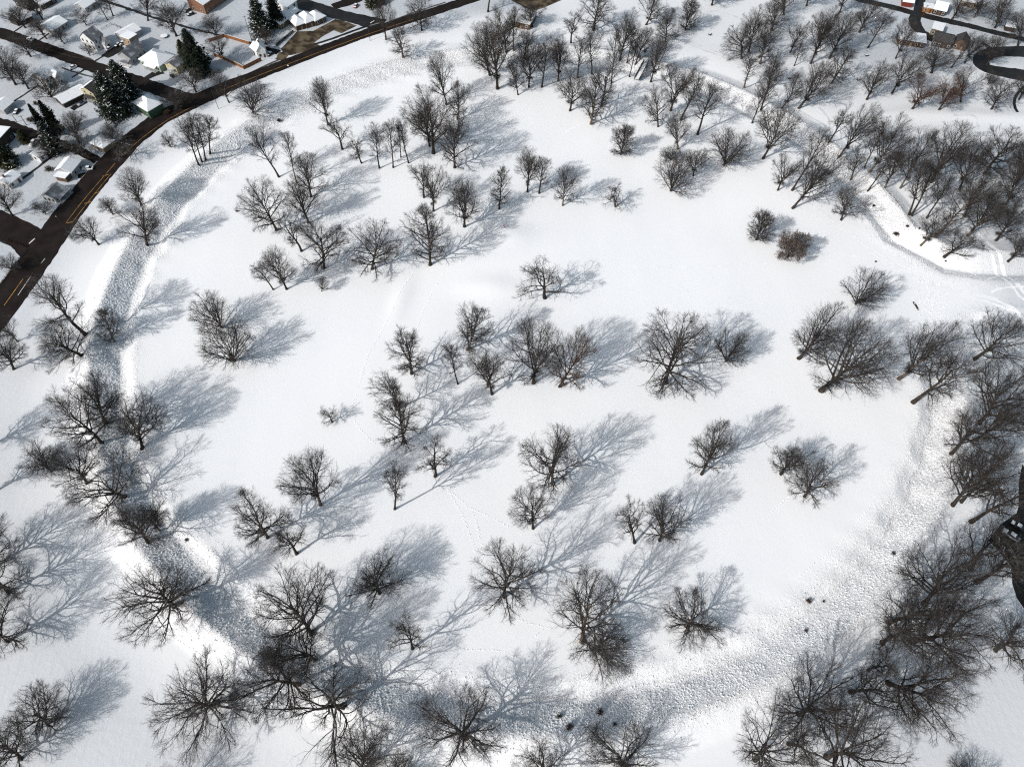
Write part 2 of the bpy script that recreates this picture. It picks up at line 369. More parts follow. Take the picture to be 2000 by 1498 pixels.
# upper right streets
strip('road', [(1640, -12), (1690, 3), (1740, 14), (1795, 29), (1850, 41), (1900, 53), (1960, 68), (2060, 92)], [5.5, 5.5, 5.5, 6, 5.5, 5.2, 5, 5], 'asphalt_wet', .024, jag=.2, seed=8)
strip('road', [(1795, 30), (1797, 12), (1800, -25)], [7, 5.5, 5.5], 'asphalt_wet', .020, jag=.2, seed=9)
strip('road', [(1790, 26), (1786, 44), (1795, 62), (1812, 73), (1838, 80)], [6, 7, 7, 7.5, 8], 'asphalt_wet', .016, jag=.2, seed=10)
strip('drive', [(2080, 108), (2000, 101), (1955, 101), (1925, 106), (1914, 118), (1918, 132), (1945, 139), (1985, 146), (2080, 158)], [11, 11, 9, 8.5, 8.5, 8.5, 9, 11, 13], 'asphalt_wet', .020, jag=.2, seed=11)
strip('drive', [(1918, 84), (1930, 90), (1938, 100)], [2.5, 2.5, 4], 'asphalt_wet', .016, jag=.1, seed=12)
strip('footpath', [(2012, 160), (1990, 178), (1978, 195), (1978, 208), (1986, 222)], 1.5, 'asphalt_wet', .018, seed=13)
area('car_park', [(985, -14), (999, 2), (1020, 13), (1040, 23), (1062, 16), (1104, -2), (1130, -14)], 'mulch', .020)
area('car_park', [(2060, 800), (2000, 888), (1990, 940), (1989, 990), (1985, 1003), (1955, 1023), (1930, 1055), (1950, 1075), (1975, 1105), (1977, 1140), (1986, 1168), (2003, 1192), (2080, 1230)], 'asphalt_wet', .020)
# painted markings on the road
def dash(pts, w, m, lift=.036): strip('road_marking', pts, w, m, lift)
dash([(8, 597), (30, 566), (45, 545)], .32, 'lane_yellow'); dash([(225, 319), (190, 360), (160, 394), (128, 437)], .22, 'lane_yellow')
dash([(217, 340), (190, 372), (165, 404), (140, 436)], .22, 'lane_yellow')
for a, b in (((200, 345), (213, 341)), ((184, 379), (194, 375)), ((165, 398), (179, 394)), ((130, 436), (141, 434))): dash([a, b], .4, 'lane_yellow')
dash([(233, 309), (280, 267), (330, 232), (372, 211)], .22, 'lane_yellow'); dash([(430, 178), (520, 142), (620, 104), (720, 67), (820, 34)], .25, 'lane_yellow')
for a, b in (((35, 577), (60, 540)), ((80, 515), (88, 505))): dash([a, b], .25, 'lane_white')
dash([(57, 476), (68, 466)], .6, 'lane_white'); dash([(723, 46), (731, 41)], .6, 'lane_white'); dash([(722, 51), (748, 43)], .3, 'lane_white')
dash([(150, 358), (190, 315)], .14, 'lane_white'); dash([(120, 397), (150, 358)], .12, 'lane_white')
# packed ski tracks and trodden paths in the snow
TR = [[(1500, 370), (1580, 398), (1640, 440), (1700, 480), (1760, 530), (1830, 560), (1900, 572), (1960, 592), (2040, 640)],
      [(1500, 378), (1600, 425), (1660, 455), (1720, 505), (1780, 545), (1850, 565), (1925, 588), (2040, 632)],
      [(1880, 440), (1920, 490), (1960, 540), (2010, 600)], [(1900, 440), (1935, 488), (1975, 542), (2030, 605)],
      [(1585, 498), (1640, 494), (1690, 505), (1745, 518), (1790, 550)], [(1000, 435), (1040, 445), (1075, 452)], [(1230, 523), (1330, 522), (1430, 518), (1500, 512)],
      [(1780, 590), (1830, 572), (1890, 568), (1950, 585)], [(1935, 570), (1960, 561), (2030, 560)], [(1560, 215), (1590, 232), (1620, 250)],
      [(1600, 210), (1615, 225), (1622, 248)], [(1860, 228), (1905, 228), (1912, 255)], [(1310, 60), (1390, 20), (1430, 30), (1470, 50)], [(1340, 85), (1400, 108), (1450, 128)], [(1340, 80), (1400, 103), (1470, 125)],
      [(1860, 498), (1900, 560), (1925, 580)], [(1880, 545), (1925, 548), (1950, 535)], [(1940, 430), (1980, 455), (2030, 480)]]
for k, t in enumerate(TR): strip('snow_track', t, 1.1 if k % 3 else 1.5, 'snow_track_dull' if k in (9, 10, 11, 12, 13, 14) else 'snow_trodden', .04, jag=.25, seed=50 + k)
# footprints: small lumps of kicked snow along the walkers' lines
FT = [[(868, 530), (845, 570), (825, 610), (815, 640)], [(808, 532), (785, 565), (770, 600), (745, 650), (720, 690), (705, 740), (690, 785), (686, 810), (705, 840), (735, 870)],
      [(875, 955), (900, 1000), (920, 1050), (932, 1085)], [(880, 960), (915, 990), (960, 1010), (995, 1030)], [(925, 1000), (940, 1060), (945, 1090)],
      [(380, 1010), (420, 1055), (460, 1090)], [(330, 1240), (380, 1270), (410, 1290)], [(185, 1040), (210, 1085), (225, 1115)], [(325, 460), (310, 500), (300, 540)],
      [(270, 690), (265, 760), (250, 790)], [(1500, 1008), (1540, 970), (1560, 950)], [(1560, 1125), (1620, 1080), (1660, 1040), (1700, 985)], [(1000, 1205), (1050, 1222), (1080, 1225)],
      [(1060, 1230), (1040, 1245)], [(1240, 1275), (1290, 1262), (1320, 1255)], [(900, 1268), (980, 1270), (1040, 1300)], [(1350, 1320), (1440, 1270), (1500, 1245)], [(123, 740), (125, 800), (135, 840)], [(350, 320), (400, 290), (430, 280)], [(1100, 260), (1130, 245), (1145, 240)]]
fv = []; ff = []
g = np.random.default_rng(11)
for line in FT:
    P = np.array([ground0(*p)[:2] for p in line]); s = np.concatenate([[0], np.cumsum(np.hypot(*np.diff(P, axis=0).T))])
    for j, t in enumerate(np.arange(0, s[-1], .62)):
        x = np.interp(t, s, P[:, 0]) + g.normal(0, .12) + (.16 if j % 2 else -.16); y = np.interp(t, s, P[:, 1]) + g.normal(0, .12); z = hz(x, y); a = .20 + g.uniform(-.04, .08); hh = g.uniform(.10, .26); k = len(fv)
        fv += [(x - a, y - a, z - .05), (x + a, y - a, z - .05), (x + a, y + a, z - .05), (x - a, y + a, z - .05), (x - a * .3, y, z + hh), (x + a * .4, y, z + hh * .8)]
        ff += [(k, k + 1, k + 5, k + 4), (k + 1, k + 2, k + 5, k + 5)[:3], (k + 2, k + 3, k + 4, k + 5), (k + 3, k, k + 4)]
me = bpy.data.meshes.new('footprints'); me.from_pydata(fv, [], [list(f) for f in ff]); me.materials.append(MAT['snow_cap']); me.update()
tag(obj('footprints', me), 'lines of footprints trodden across the snow', 'footprints', kind='stuff')

# dead grass stems standing out of the snow on bank and ditch
g = np.random.default_rng(3)
def grass(name, X, Y, hmin, hmax, w, label):
    n = len(X); Zg = terrain(X, Y); hh = g.uniform(hmin, hmax, n) ; az = g.uniform(0, 6.283, n)
    V = np.zeros((n, 7, 3)); ww = g.uniform(.6, 1.4, n) * w
    dx, dy = np.cos(az) * ww, np.sin(az) * ww
    lean = g.normal(0, .35, (n, 3, 2)) * hh[:, None, None]
    for k in range(3):
        o = (k - 1) * .6
        ddx, ddy = np.cos(az + k * 1.05) * ww, np.sin(az + k * 1.05) * ww
        V[:, 2 * k] = np.stack([X - ddx, Y - ddy, Zg - .05], 1); V[:, 2 * k + 1] = np.stack([X + ddx, Y + ddy, Zg - .05], 1)
    V[:, 6] = np.stack([X + lean[:, 0, 0], Y + lean[:, 0, 1], Zg + hh], 1)
    b = (np.arange(n) * 7)[:, None]
    T = np.concatenate([b + [0, 1, 6], b + [2, 3, 6], b + [4, 5, 6]])
    tag(obj(name, mesh_np(name, V.reshape(-1, 3), tris=T, mats=['straw'])), label, 'grass', kind='stuff')
N_ = 300000
th = g.uniform(0, 2 * math.pi, N_); rr = RC + g.uniform(-15, 7, N_)
X = CX + rr * np.cos(th); Y = CY + rr * np.sin(th)
X = np.concatenate([X, g.uniform(150, 235, 40000)]); Y = np.concatenate([Y, g.uniform(165, 260, 40000)])
z_, ro, d_, dd_, cr_ = terrain(X, Y, True)
clump = .5 + .5 * np.sin(X * .31 + 2 * np.sin(Y * .17)) * np.sin(Y * .27 + 1.7 * np.sin(X * .21))
keep = (g.uniform(0, 1, len(X)) < ro * (.08 + .24 * clump)) & (Y > 5) & (Y < 400)
grass('dry_grass', X[keep], Y[keep],   .06, .34, .06, 'dead grass stems poking through snow along the ditch and bank')

# tussocks buried in snow: the lumpy skin of bank and ditch
N_ = 150000
th = g.uniform(0, 2 * math.pi, N_); rr = RC + g.uniform(-16, 8, N_)
X = CX + rr * np.cos(th); Y = CY + rr * np.sin(th)
X = np.concatenate([X, g.uniform(150, 235, 16000)]); Y = np.concatenate([Y, g.uniform(165, 260, 16000)])
z_, ro, d_, dd_, cr_ = terrain(X, Y, True)
clump = .5 + .5 * np.sin(X * .23 + 2 * np.sin(Y * .13)) * np.sin(Y * .19 + 1.7 * np.sin(X * .15))
farside = np.where(Y > 300, .45, 1.0)
slope = np.clip(1.2 - np.abs(d_ + 5) / 6.5, 0, 1) * np.where((X - CX) * .81 + (Y - CY) * .59 < 40, 1, .3)
keep = (g.uniform(0, 1, len(X)) < np.maximum(slope * (.30 + .55 * clump), .13 * ro) * farside) & (Y > 5) & (Y < 400)
X, Y, z_ = X[keep], Y[keep], z_[keep]; n = len(X)
ra = g.uniform(.18, .46, n); hh = ra * g.uniform(.5, 1.15, n); a0 = g.uniform(0, 6.28, n)
V = np.zeros((n, 7, 3))
for k in range(6):
    q = ra * g.uniform(.7, 1.25, n); V[:, k] = np.stack([X + np.cos(a0 + k * 1.047) * q, Y + np.sin(a0 + k * 1.047) * q, z_ - .22], 1)
V[:, 6] = np.stack([X + g.normal(0, .12, n) * ra, Y + g.normal(0, .12, n) * ra, z_ + hh], 1)
b = (np.arange(n) * 7)[:, None]
T = np.concatenate([b + [k, (k + 1) % 6, 6] for k in range(6)])
tag(obj('snow_tussocks', mesh_np('snow_tussocks', V.reshape(-1, 3), tris=T, mats=['snow_cap'], smooth=True)), 'lumpy snow-covered tussocks along the ditch and bank slopes', 'tussocks', kind='stuff')
TREES = """
=inner field trees
1064 582 1060 503 92 G|gnarled oak with a broken crooked top limb, alone below the central mound
1042 748 1045 612 105 V|large open fan-shaped tree, heart of the middle clump
1093 755 1122 640 88 O|dense brown-tinged tree clinging to old leaves, right beside the large fan-shaped tree
1300 748 1310 612 148 O|widest round oak with dense twisted limbs, its small companion on the shaded side
1417 706 1432 645 66 F|small fan tree standing in the shadow of the widest round oak
804 730 798 642 80 C|rounded tree at the head of the middle clump, closest to the footprint trail
913 683 920 595 80 C|upright round tree standing clear above the middle clump
894 750 880 676 40 T|thin slender tree between the rounded tree and the open limbed tree
961 770 952 680 76 V|sparse open-limbed tree at the lower edge of the middle clump
775 800 758 732 66 T|upper of two trees merged into one tall column beside the long shadow
790 864 782 775 92 C|lower dense tree of the merged column with trailing low branches
649 824 641 796 44 G|tiny crooked tree alone in the empty snowfield beside a footprint trail
626 986 605 848 98 V|tall forked tree with tan trunk casting a broad two-trunk shadow
771 994 772 905 54 T|narrow upright tree with low skirt, midway between two bigger shadows
850 930 848 866 78 G|small flat-topped tree with a bare trunk, lying beside a neighbour's shadow
523 1050 505 962 104 O|round many-limbed oak beside the low drooping tree, inside the ditch
579 1081 556 1020 84 G|low drooping tree with one long curved limb, next to the many-limbed oak
433 640 416 573 80 F|upper rear tree of the overlapping pair alone in the open snowfield
458 705 441 625 98 F|front egg-shaped tree of the overlapping pair alone in the open snowfield
1080 944 1080 843 118 O|lopsided tree with a tall upright crown and heavy lobe toward its shadow
1041 1032 1038 957 76 V|neat rounded fan tree just below the lopsided tree
1239 1060 1236 985 74 G|sparse crooked tree with a stout trunk, paired with a dense oak
1288 1055 1298 980 92 O|dense oak of the crooked pair, leaning over its own shadow
1370 926 1395 829 92 O|bent tree with an upright column and a low side lobe like an L
1525 926 1550 872 76 V|smaller of two leaning trees near the sunlit far ditch
1571 970 1592 898 86 O|larger round-headed tree of the two near the sunlit far ditch
1477 469 1488 410 54 E|small egg-shaped shrubby tree behind the brown leafy bush
1671 594 1694 525 76 F|lone dense fan-shaped tree facing the gateway gap
1560 700 1608 595 100 V|rear leaning tree of the big clump facing the gateway gap
1604 763 1668 612 150 V|largest tree of the clump facing the gateway, crown reaching far over its trunk
1213 302 1218 242 50 E|small lone fan-shaped tree on the open snow beyond the central mound
1202 404 1180 362 52 G|low tree leaning sharply sideways, alone near the middle of the circle
1099 402 1106 325 54 O|upright tree with a pale trunk at the tail of the central row
1030 375 1034 285 54 V|thin open tree beginning the central row nearest the far grove
1053 378 1058 312 42 T|slim tree squeezed second in the central row
975 408 979 322 46 C|upright tree in the cluster above the person in red
907 443 905 358 78 V|broad low-forked tree whose shadow reaches toward the person in red
847 413 848 325 56 V|tree just behind the teardrop-shaped tree, in the busy cluster
828 386 822 310 52 G|sparse gnarled tree with bare arching limbs in the cluster behind the teardrop tree
840 518 830 402 86 C|symmetrical teardrop-shaped tree at the front of the cluster
727 526 728 435 92 O|wide tree with long low limbs resting on the snow, beside the teardrop tree
633 524 627 425 92 O|stout dark oak at the front of the roadward clump
589 491 569 410 60 G|leaning limb-heavy tree just behind the stout dark oak
540 450 513 348 84 O|wide leaning oak with a tuft of brown leaves at its base, edge of clump
603 436 590 345 66 V|tall forked tree behind the leaning limb-heavy tree
608 385 606 302 66 V|rounded broom-shaped tree at the back of the roadward clump
579 358 563 260 34 T|narrow columnar tree standing next to the rounded broom-shaped tree
545 346 518 243 48 T|leaning spindly tree beside the narrow columnar tree, nearest the ditch
560 565 542 485 64 V|thick-trunked tree with spreading top above a snowy lower edge of clump
534 566 511 513 38 T|small leaning tree at the corner of the roadward clump
628 569 630 541 24 V|sapling with a long thin shadow in front of the stout dark oak
641 244 627 153 52 V|leaning elm nearest the top stubble bank
669 292 655 212 54 G|crooked elm right below the leaning elm
706 319 690 255 42 G|rust-brown leaning tree below the crooked elm
741 329 733 245 40 T|first tree in the neat line of four slender trees
768 328 764 238 36 T|second tree in the neat line of four slender trees
783 308 780 238 28 T|third and furthest-back tree in the neat line of four slender trees
798 319 786 240 34 T|last tree in the neat line of four slender trees
846 300 834 177 96 V|great double-trunked elm with a wide fan crown
839 286 826 190 64 V|thinner trunk hidden close behind the great double-trunked elm
888 328 886 220 80 O|tall upright oak in front of long striped shadows, beside the great elm
894 234 900 160 54 O|oak with a dark crown between the great elm and the far grove
873 205 863 106 54 V|thin-crowned tall tree rising highest above the great elm
1324 292 1324 220 46 V|middle tree of the small stand beyond the multi-stemmed bush tree
1310 313 1308 283 38 F|small twiggy tree half hidden behind the multi-stemmed bush tree
1310 373 1318 302 76 F|multi-stemmed bushy tree with crown to the snow, below the far grove
1354 344 1360 285 46 V|slim forked tree right beside the multi-stemmed bush tree
1414 323 1424 250 80 F|broad short-trunked vase tree spreading over the snow beyond the small stand
1490 310 1520 205 74 V|big leaning tree overlapping the inner edge of the outer wood
1519 372 1537 297 52 V|nearest of three leaning trees on the inner side of the gateway bank
1547 372 1592 242 52 T|tallest of three leaning trees on the inner side of the gateway bank
1548 407 1600 275 74 V|bushiest of three leaning trees, its foot closest to the two round bushes
1643 430 1662 372 60 V|small dark leaning tree at the foot of the gateway mound
=trees along the near ditch
985 1165 @985 1122 126 O|symmetrical oak with ragged crown, first inside the lower ditch curve
742 1158 @740 1138 112 O|flat round tree lying across two long trunk shadows
806 1266 @798 1236 78 G|stunted tree with a snapped bare top inside the lower ditch
608 1237 @578 1180 146 O|large oak with two forking stems on the lip of the shaded ditch
616 1289 @584 1262 124 S|dark tree with one long horizontal limb, standing in the shaded ditch
584 1336 @530 1318 140 O|leaning tree rooted on the bank with tangled crown over the ditch edge
670 1379 @625 1400 200 S|sprawling giant with snaking limbs, trunk almost seen from above
910 1440 @895 1424 152 O|round crown seen straight from above at the lower bank
700 1512 @708 1475 116 O|partial crown cut by the bottom edge beside the sprawling giant
765 1520 @790 1508 90 O|crown mostly below the frame, its shadow crossing toward the round crown
423 1373 @405 1384 174 O|huge radial crown seen from above on the outer slope
340 1183 @302 1162 166 O|broad bare oak leaning outward beside the shaded ditch bend
1136 1252 @1150 1200 140 O|shaggy crown with a short sunlit trunk above the lower ditch
1160 1268 @1178 1278 104 F|thin fan of branches seen from above beside the shaggy crown
1340 1222 @1356 1210 116 O|compact starburst crown standing alone above the lower ditch
1222 1502 @1196 1482 136 O|crown cut by the bottom edge, throwing a long shadow over the ditch
1066 1520 @1058 1502 110 O|crown just peeking over the bottom edge left of the ditch shadow
206 825 @178 778 104 O|rear dark oak of the pair overhanging the shaded ditch
198 864 @152 812 108 O|front leaning oak of the pair overhanging the shaded ditch
278 876 @262 818 96 V|upright tree in the ditch with long shadow across the snowfield
93 914 @75 895 72 F|small dome-shaped tree outside the bank, neat as an umbrella
170 944 @142 906 82 V|forked tree between the dome-shaped tree and the spidery oak
242 970 @214 950 158 S|spidery oak with wide snaking limbs hanging outside the ditch
289 1059 @266 1028 112 O|leaning tree at the ditch bend below the spidery oak
312 1036 @294 1012 52 V|small sapling tangled behind the leaning tree at the ditch bend
=trees at the outer lower corner
17 1157 @-25 1120 120 O|uppermost of three trees half cut by the left edge
17 1252 @-28 1222 124 O|lowest of three trees half cut by the left edge
-12 1110 @-50 1060 120 O|tree barely entering at the left edge above the other two
94 1412 @70 1394 118 O|dark round crown with a feathery shadow in the lower corner
42 1481 @10 1450 120 O|darkest crown filling the bottom corner of the picture
330 1560 @305 1565 120 O|tree below the frame whose shadow tips reach the snow
-20 872 @-70 842 80 V|tree outside the left edge whose shadow reaches the dome-shaped tree
-10 960 @-60 930 80 V|tree outside the left edge with its shadow under the dome-shaped tree
=roadside trees on the outer verge
287 479 268 390 74 V|large verge tree with a straight trunk and long forked shadow across the ditch
276 401 259 332 62 V|verge tree just up-road from the large straight-trunked one
221 419 210 385 38 V|small verge tree close to the yellow-hatched road centre
193 478 166 425 56 V|verge tree by the lamp post opposite the road junction
167 654 100 545 92 T|tall diagonal tree leaning across the road edge
160 694 88 630 108 O|wide-limbed tree leaning outward below the tall diagonal tree
224 668 208 595 52 C|dark compact tree standing in the shaded ditch
35 667 12 615 40 V|small tree beside the road at the left edge
27 721 2 650 76 V|bushy many-stemmed tree at the left edge below the road
388 322 368 228 44 T|foremost trunk of the tall clump inside the road bend
394 315 380 226 40 T|second trunk of the tall clump inside the road bend
401 312 392 224 40 T|third trunk of the tall clump inside the road bend
410 300 404 226 42 T|rearmost trunk of the tall clump inside the road bend
494 220 488 165 74 F|round fan-shaped shrub tree beside the upper road
334 288 328 260 32 V|little tree on the verge between the road bend and the tall clump
754 78 750 -2 44 V|tree at the roadside where the side street meets the upper road
787 113 781 50 54 C|broad dark tree with a person standing beyond its shadow
824 60 818 -10 56 O|tree overlapping the upper road, its shadow lying along the snow
953 24 952 -55 46 T|tall trunk cut by the top edge where the road leaves
=far grove trees
972 174 966 38 78 V|tall elm at the near corner of the far grove
957 148 942 45 60 V|forked elm just behind the tall corner elm of the far grove
989 102 985 8 50 V|tree behind the corner elms of the far grove, beside the flat roof
1003 99 1005 22 32 T|slender tree standing before the flat-roofed shelter
1040 53 1038 8 42 V|tree touching the end of the flat-roofed shelter
1012 186 1010 112 34 V|thin short tree at the front line of the far grove, nearest the corner elms
1022 130 1028 58 36 V|reddish trunk half hidden behind the front line of the far grove
1033 171 1037 80 46 V|bundled-stem tree second along the far grove front
1058 171 1067 78 38 T|dark straight tree third along the far grove front
1090 159 1092 75 42 V|fork-topped tree fourth along the far grove front
1113 217 1115 138 54 V|round-headed tree pushed forward from the far grove front
1128 153 1129 78 36 T|tall narrow tree behind the round-headed forward tree
1156 146 1160 65 34 T|straight thin tree in the middle of the far grove
1154 243 1155 148 60 C|tree standing furthest forward of the far grove with straight central stem
1175 208 1180 118 56 G|heavy-limbed oak right behind the furthest forward tree of the far grove
1115 85 1115 12 42 G|tuft-topped tree with a bare stem, apart behind the far grove
1159 60 1166 -8 60 C|full upright tree near the top edge behind the far grove
1194 163 1203 55 30 T|thin tall tree just before the footbridge
1211 114 1230 25 48 V|leaning forked tree above the footbridge
1224 126 1233 60 24 T|thin pole tree between the forked tree and the footbridge
1242 121 1257 55 36 V|leaning tree right at the head of the footbridge
1229 151 1240 80 24 T|thin straight tree touching the foot of the footbridge
1271 161 1286 70 46 V|leaning tree on the far side of the footbridge
1262 49 1280 -10 46 V|tree at the top edge above the footbridge
1299 83 1305 20 44 O|dense rounded tree up the slope from the footbridge
1338 60 1347 0 38 E|teardrop elm alone on the snow at the top edge
1390 11 1394 -40 48 V|tree cut by the top edge beyond the teardrop elm
1285 248 1283 165 44 O|sparse tree with drooping low twigs, first in the row before the white bank
1310 217 1325 120 54 V|tallest round-topped tree in the row before the white bank
1330 235 1347 140 44 T|slim tree between two round-topped ones before the white bank
1362 263 1380 160 48 T|clean-trunked tree with a ball crown and shadow crossing the white bank
=outer wood trees
1453 172 1463 108 38 T|young tree standing just outside the white bank
1469 241 1490 160 30 T|thin tree leaning on the crest of the white bank
1486 215 1504 138 38 T|tree right behind the thin crest tree of the white bank
1448 115 1430 52 58 O|wide round tree at the outer wood's near corner
1462 103 1476 20 52 V|tall tree rising behind the wide round corner tree
1484 125 1500 40 48 V|pale-trunked tree next to the wide round corner tree
1508 60 1515 5 50 V|tree deep in the outer wood near the top edge
1527 212 1557 140 34 V|leaning tree at the front of the outer wood with a long bent trunk
1560 212 1600 118 58 V|dense many-stemmed tree at the front of the outer wood
1543 103 1558 40 36 V|V-forked tree in the middle of the outer wood
1551 129 1560 82 24 T|skinny young tree in the outer wood clearing
1583 125 1605 15 48 V|tall central tree of the outer wood
1620 115 1648 25 52 V|tall leaning tree behind the dense front tree of the outer wood
1624 163 1648 92 50 C|thick dark tree on the outer wood's open side
1640 25 1655 -50 42 V|tree at the top edge above the outer wood
1575 12 1583 -50 42 V|tree at the top edge where the wood meets the street
1530 30 1534 -30 46 V|tree cut by the top edge at the wood's dark corner
1600 90 1612 20 44 V|tree packed in the darkest part of the outer wood
1500 175 1512 105 40 V|tree between the crest trees and the dense front of the outer wood
1678 64 1692 5 50 V|broom-shaped tree by the upper street
1695 94 1724 20 32 T|leaning thin tree with a knobbly foot beside a picnic table
=trees by the upper drive
1749 115 1768 38 36 V|split-stemmed tree before the long flat-roofed shed
1693 195 1712 123 52 V|two-stemmed leaning tree at the start of the snowy lane
1742 183 1774 100 50 V|dark-topped leaning tree behind the two-stemmed one
1782 213 1806 148 52 R|reddish many-stemmed tree, first along the snowy lane
1834 215 1854 153 52 R|reddish rounded tree, second along the snowy lane
1876 200 1890 133 44 V|grey tree right behind the second reddish tree
1819 143 1832 88 56 V|wide-armed tree before the gabled brown house
1858 133 1878 80 30 T|thin leaning trunk beside the gabled brown house
1884 123 1910 60 42 V|upright tree between the gabled house and the loop drive
1929 164 1938 140 28 F|small fan tree below the loop drive
1936 214 1960 153 54 O|low spreading tree by the snowy lane's end
1943 55 1955 0 52 V|tree beyond the upper street near the corner
1860 38 1880 -5 44 V|tree beside the white-roofed house across the street
1902 35 1912 -10 42 V|tree standing behind the white-roofed house
1988 90 2005 20 46 V|tree at the right edge above the loop drive
1927 128 1945 70 36 V|tree growing on the loop drive's snowy island
1990 195 2010 130 44 V|tree at the right edge below the loop drive
=gateway wood trees
1619 278 1643 195 38 G|twisted bare-topped tree at the bank crest beside the track
1639 307 1684 200 48 V|tree beside the twisted one with a long leaning trunk
1661 353 1680 265 38 G|dying pale-trunked tree on the bank's crest
1688 328 1708 230 32 T|slender tree behind the dying pale-trunked tree
1698 336 1740 225 58 V|wide leaning tree behind the dying pale-trunked tree
1695 373 1726 295 32 T|thin leaning sapling on the gateway bank
1728 367 1758 275 42 V|pale-stemmed leaning tree, its shadow falling on the lane side
1758 368 1792 230 48 V|tall reddish-stemmed tree next to the pale-stemmed leaning tree
1818 356 1853 243 78 V|wide vase tree in the middle of the gateway wood
1874 371 1900 258 56 V|tall vase tree behind the widest crown of the gateway wood
1923 340 1952 250 84 O|biggest dark crown at the back of the gateway wood
1775 420 1798 310 44 T|left stem of the twin trees on the bank edge
1780 422 1818 312 46 T|right stem of the twin trees on the bank edge
1810 426 1836 330 36 T|thin young tree just beyond the twin trees
1884 423 1908 325 58 V|dark tree behind the three on the gateway mound
1799 479 1832 410 52 V|tan-trunked tree on top of the gateway mound
1826 465 1878 362 50 T|straight tree right behind the tan-trunked one
1845 501 1884 442 62 G|low crooked tree at the tip of the gateway mound
1890 461 1946 365 72 V|pale forked tree beside the crossing ski tracks
1945 470 1984 385 62 V|stout leaning tree by the ski tracks near the right edge
1969 510 2006 452 56 V|last tree at the right edge above the gateway lane
1965 400 1985 315 60 V|tree at the right edge behind the pale forked tree
1985 360 2005 275 60 V|tree at the far right edge of the gateway wood
=trees on the right outer bank
1755 740 1812 622 98 V|front dark tree with a tan trunk just inside the lower gateway
1783 786 1846 667 104 G|black many-armed tree leaning from the ditch corner
1903 702 1968 620 108 A|mushroom-topped leaning tree above the lower gateway bank
1912 827 1965 690 124 A|big twiggy tree at the right edge under the mushroom-topped tree
1859 886 @1918 838 104 A|long-trunked tree leaning from the bank crest
1897 862 @1958 822 100 A|twin trunk just behind the long-trunked tree
1860 986 @1905 935 120 A|bushy tree with a sawn-looking foot, front of its pair
1877 980 @1935 928 104 A|second stem behind the tree with the sawn-looking foot
1896 1019 @1968 968 110 G|leaning tree with snow-lined limbs beside the dark car park
1895 1112 @1935 1072 112 G|contorted tree between the dark car park and the bank
1905 1137 @1970 1110 120 G|bent tree with white snowy limbs pointing at the car park
1804 1179 @1862 1125 150 A|fine-twigged tree leaning outward above the bent trunks
1736 1215 @1795 1188 126 G|knotted tree at the edge of the rough slope
1723 1255 @1795 1225 140 A|thick low-leaning trunk below the knotted tree
1780 1254 @1862 1230 170 A|largest leaning tree of the right bank with spread limbs
1735 1334 @1800 1340 160 A|black-limbed tree whose crown overhangs the smooth snow
1661 1350 @1712 1345 116 G|slim crooked tree behind the black-limbed tree
1696 1309 @1730 1290 72 G|short twisted tree hidden among bigger shadows
1560 1394 @1602 1380 156 A|leaning tree with a level black trunk along the bank
1614 1478 @1675 1455 176 A|thickest trunk by the bottom edge with a wide grey shadow
1475 1483 @1515 1450 136 A|forked tree at the bottom edge on the bank's foot
1540 1452 @1562 1450 96 G|curling small tree between the two bottom trees
1944 1270 @1988 1252 116 A|tree leaning over the right edge below the car park
1895 1530 @1898 1512 70 F|round treetop just peeking at the bottom right
=yard trees
345 71 334 0 56 V|large yard tree next to the round trampoline
289 41 278 -35 42 V|yard tree by the alley behind the long barn
221 32 213 -5 28 T|slender yard tree near the top edge by the alley
210 40 198 5 24 T|thin young yard tree near the small gabled house
84 39 64 -15 44 V|many-stemmed yard tree beside the dark cottage
50 55 30 8 44 V|leaning yard tree at the corner of the upper street
91 76 70 38 36 V|yard tree in front of the snow-roofed ranch house
169 49 160 22 30 V|small yard tree behind the ranch house
126 86 116 62 28 V|small bare shrubby tree on the ranch house lawn
60 111 44 70 46 V|street tree with a thick trunk on the kerb
31 166 8 98 58 V|large yard tree in a side garden at the left edge
56 174 38 118 42 V|second forked yard tree beside the cross-gabled house
176 109 172 88 24 V|small front-yard tree by the two-storey white house
436 115 424 72 36 V|yard tree inside the orange fence corner
425 73 403 30 44 V|yard tree outside the orange fence by the alley
448 201 433 138 36 V|pavement tree on the strip by the main road
383 180 372 140 44 V|tree on the corner lawn by the crossroads
355 215 340 178 44 V|tree by the crossroads next to the green house
155 279 140 222 52 V|yard tree beside the dark columnar evergreens
174 306 150 258 50 V|yard tree leaning between evergreens and the road
226 280 216 245 38 V|young yard tree by the small hip-roofed house
234 308 226 262 58 G|snow-limbed tree beside the main road
106 306 90 268 42 V|yard tree next to the small white shed
24 421 6 352 50 V|yard tree on the corner lawn with a long forked shadow
90 419 82 396 28 V|little garden tree before the porch house
520 88 514 58 36 F|thick shrubby tree behind the white gabled house
100 190 96 160 52 F|reddish thicket tree between the white house and the carport
22 528 16 498 34 F|small bare shrub tree by the parking strip
"""
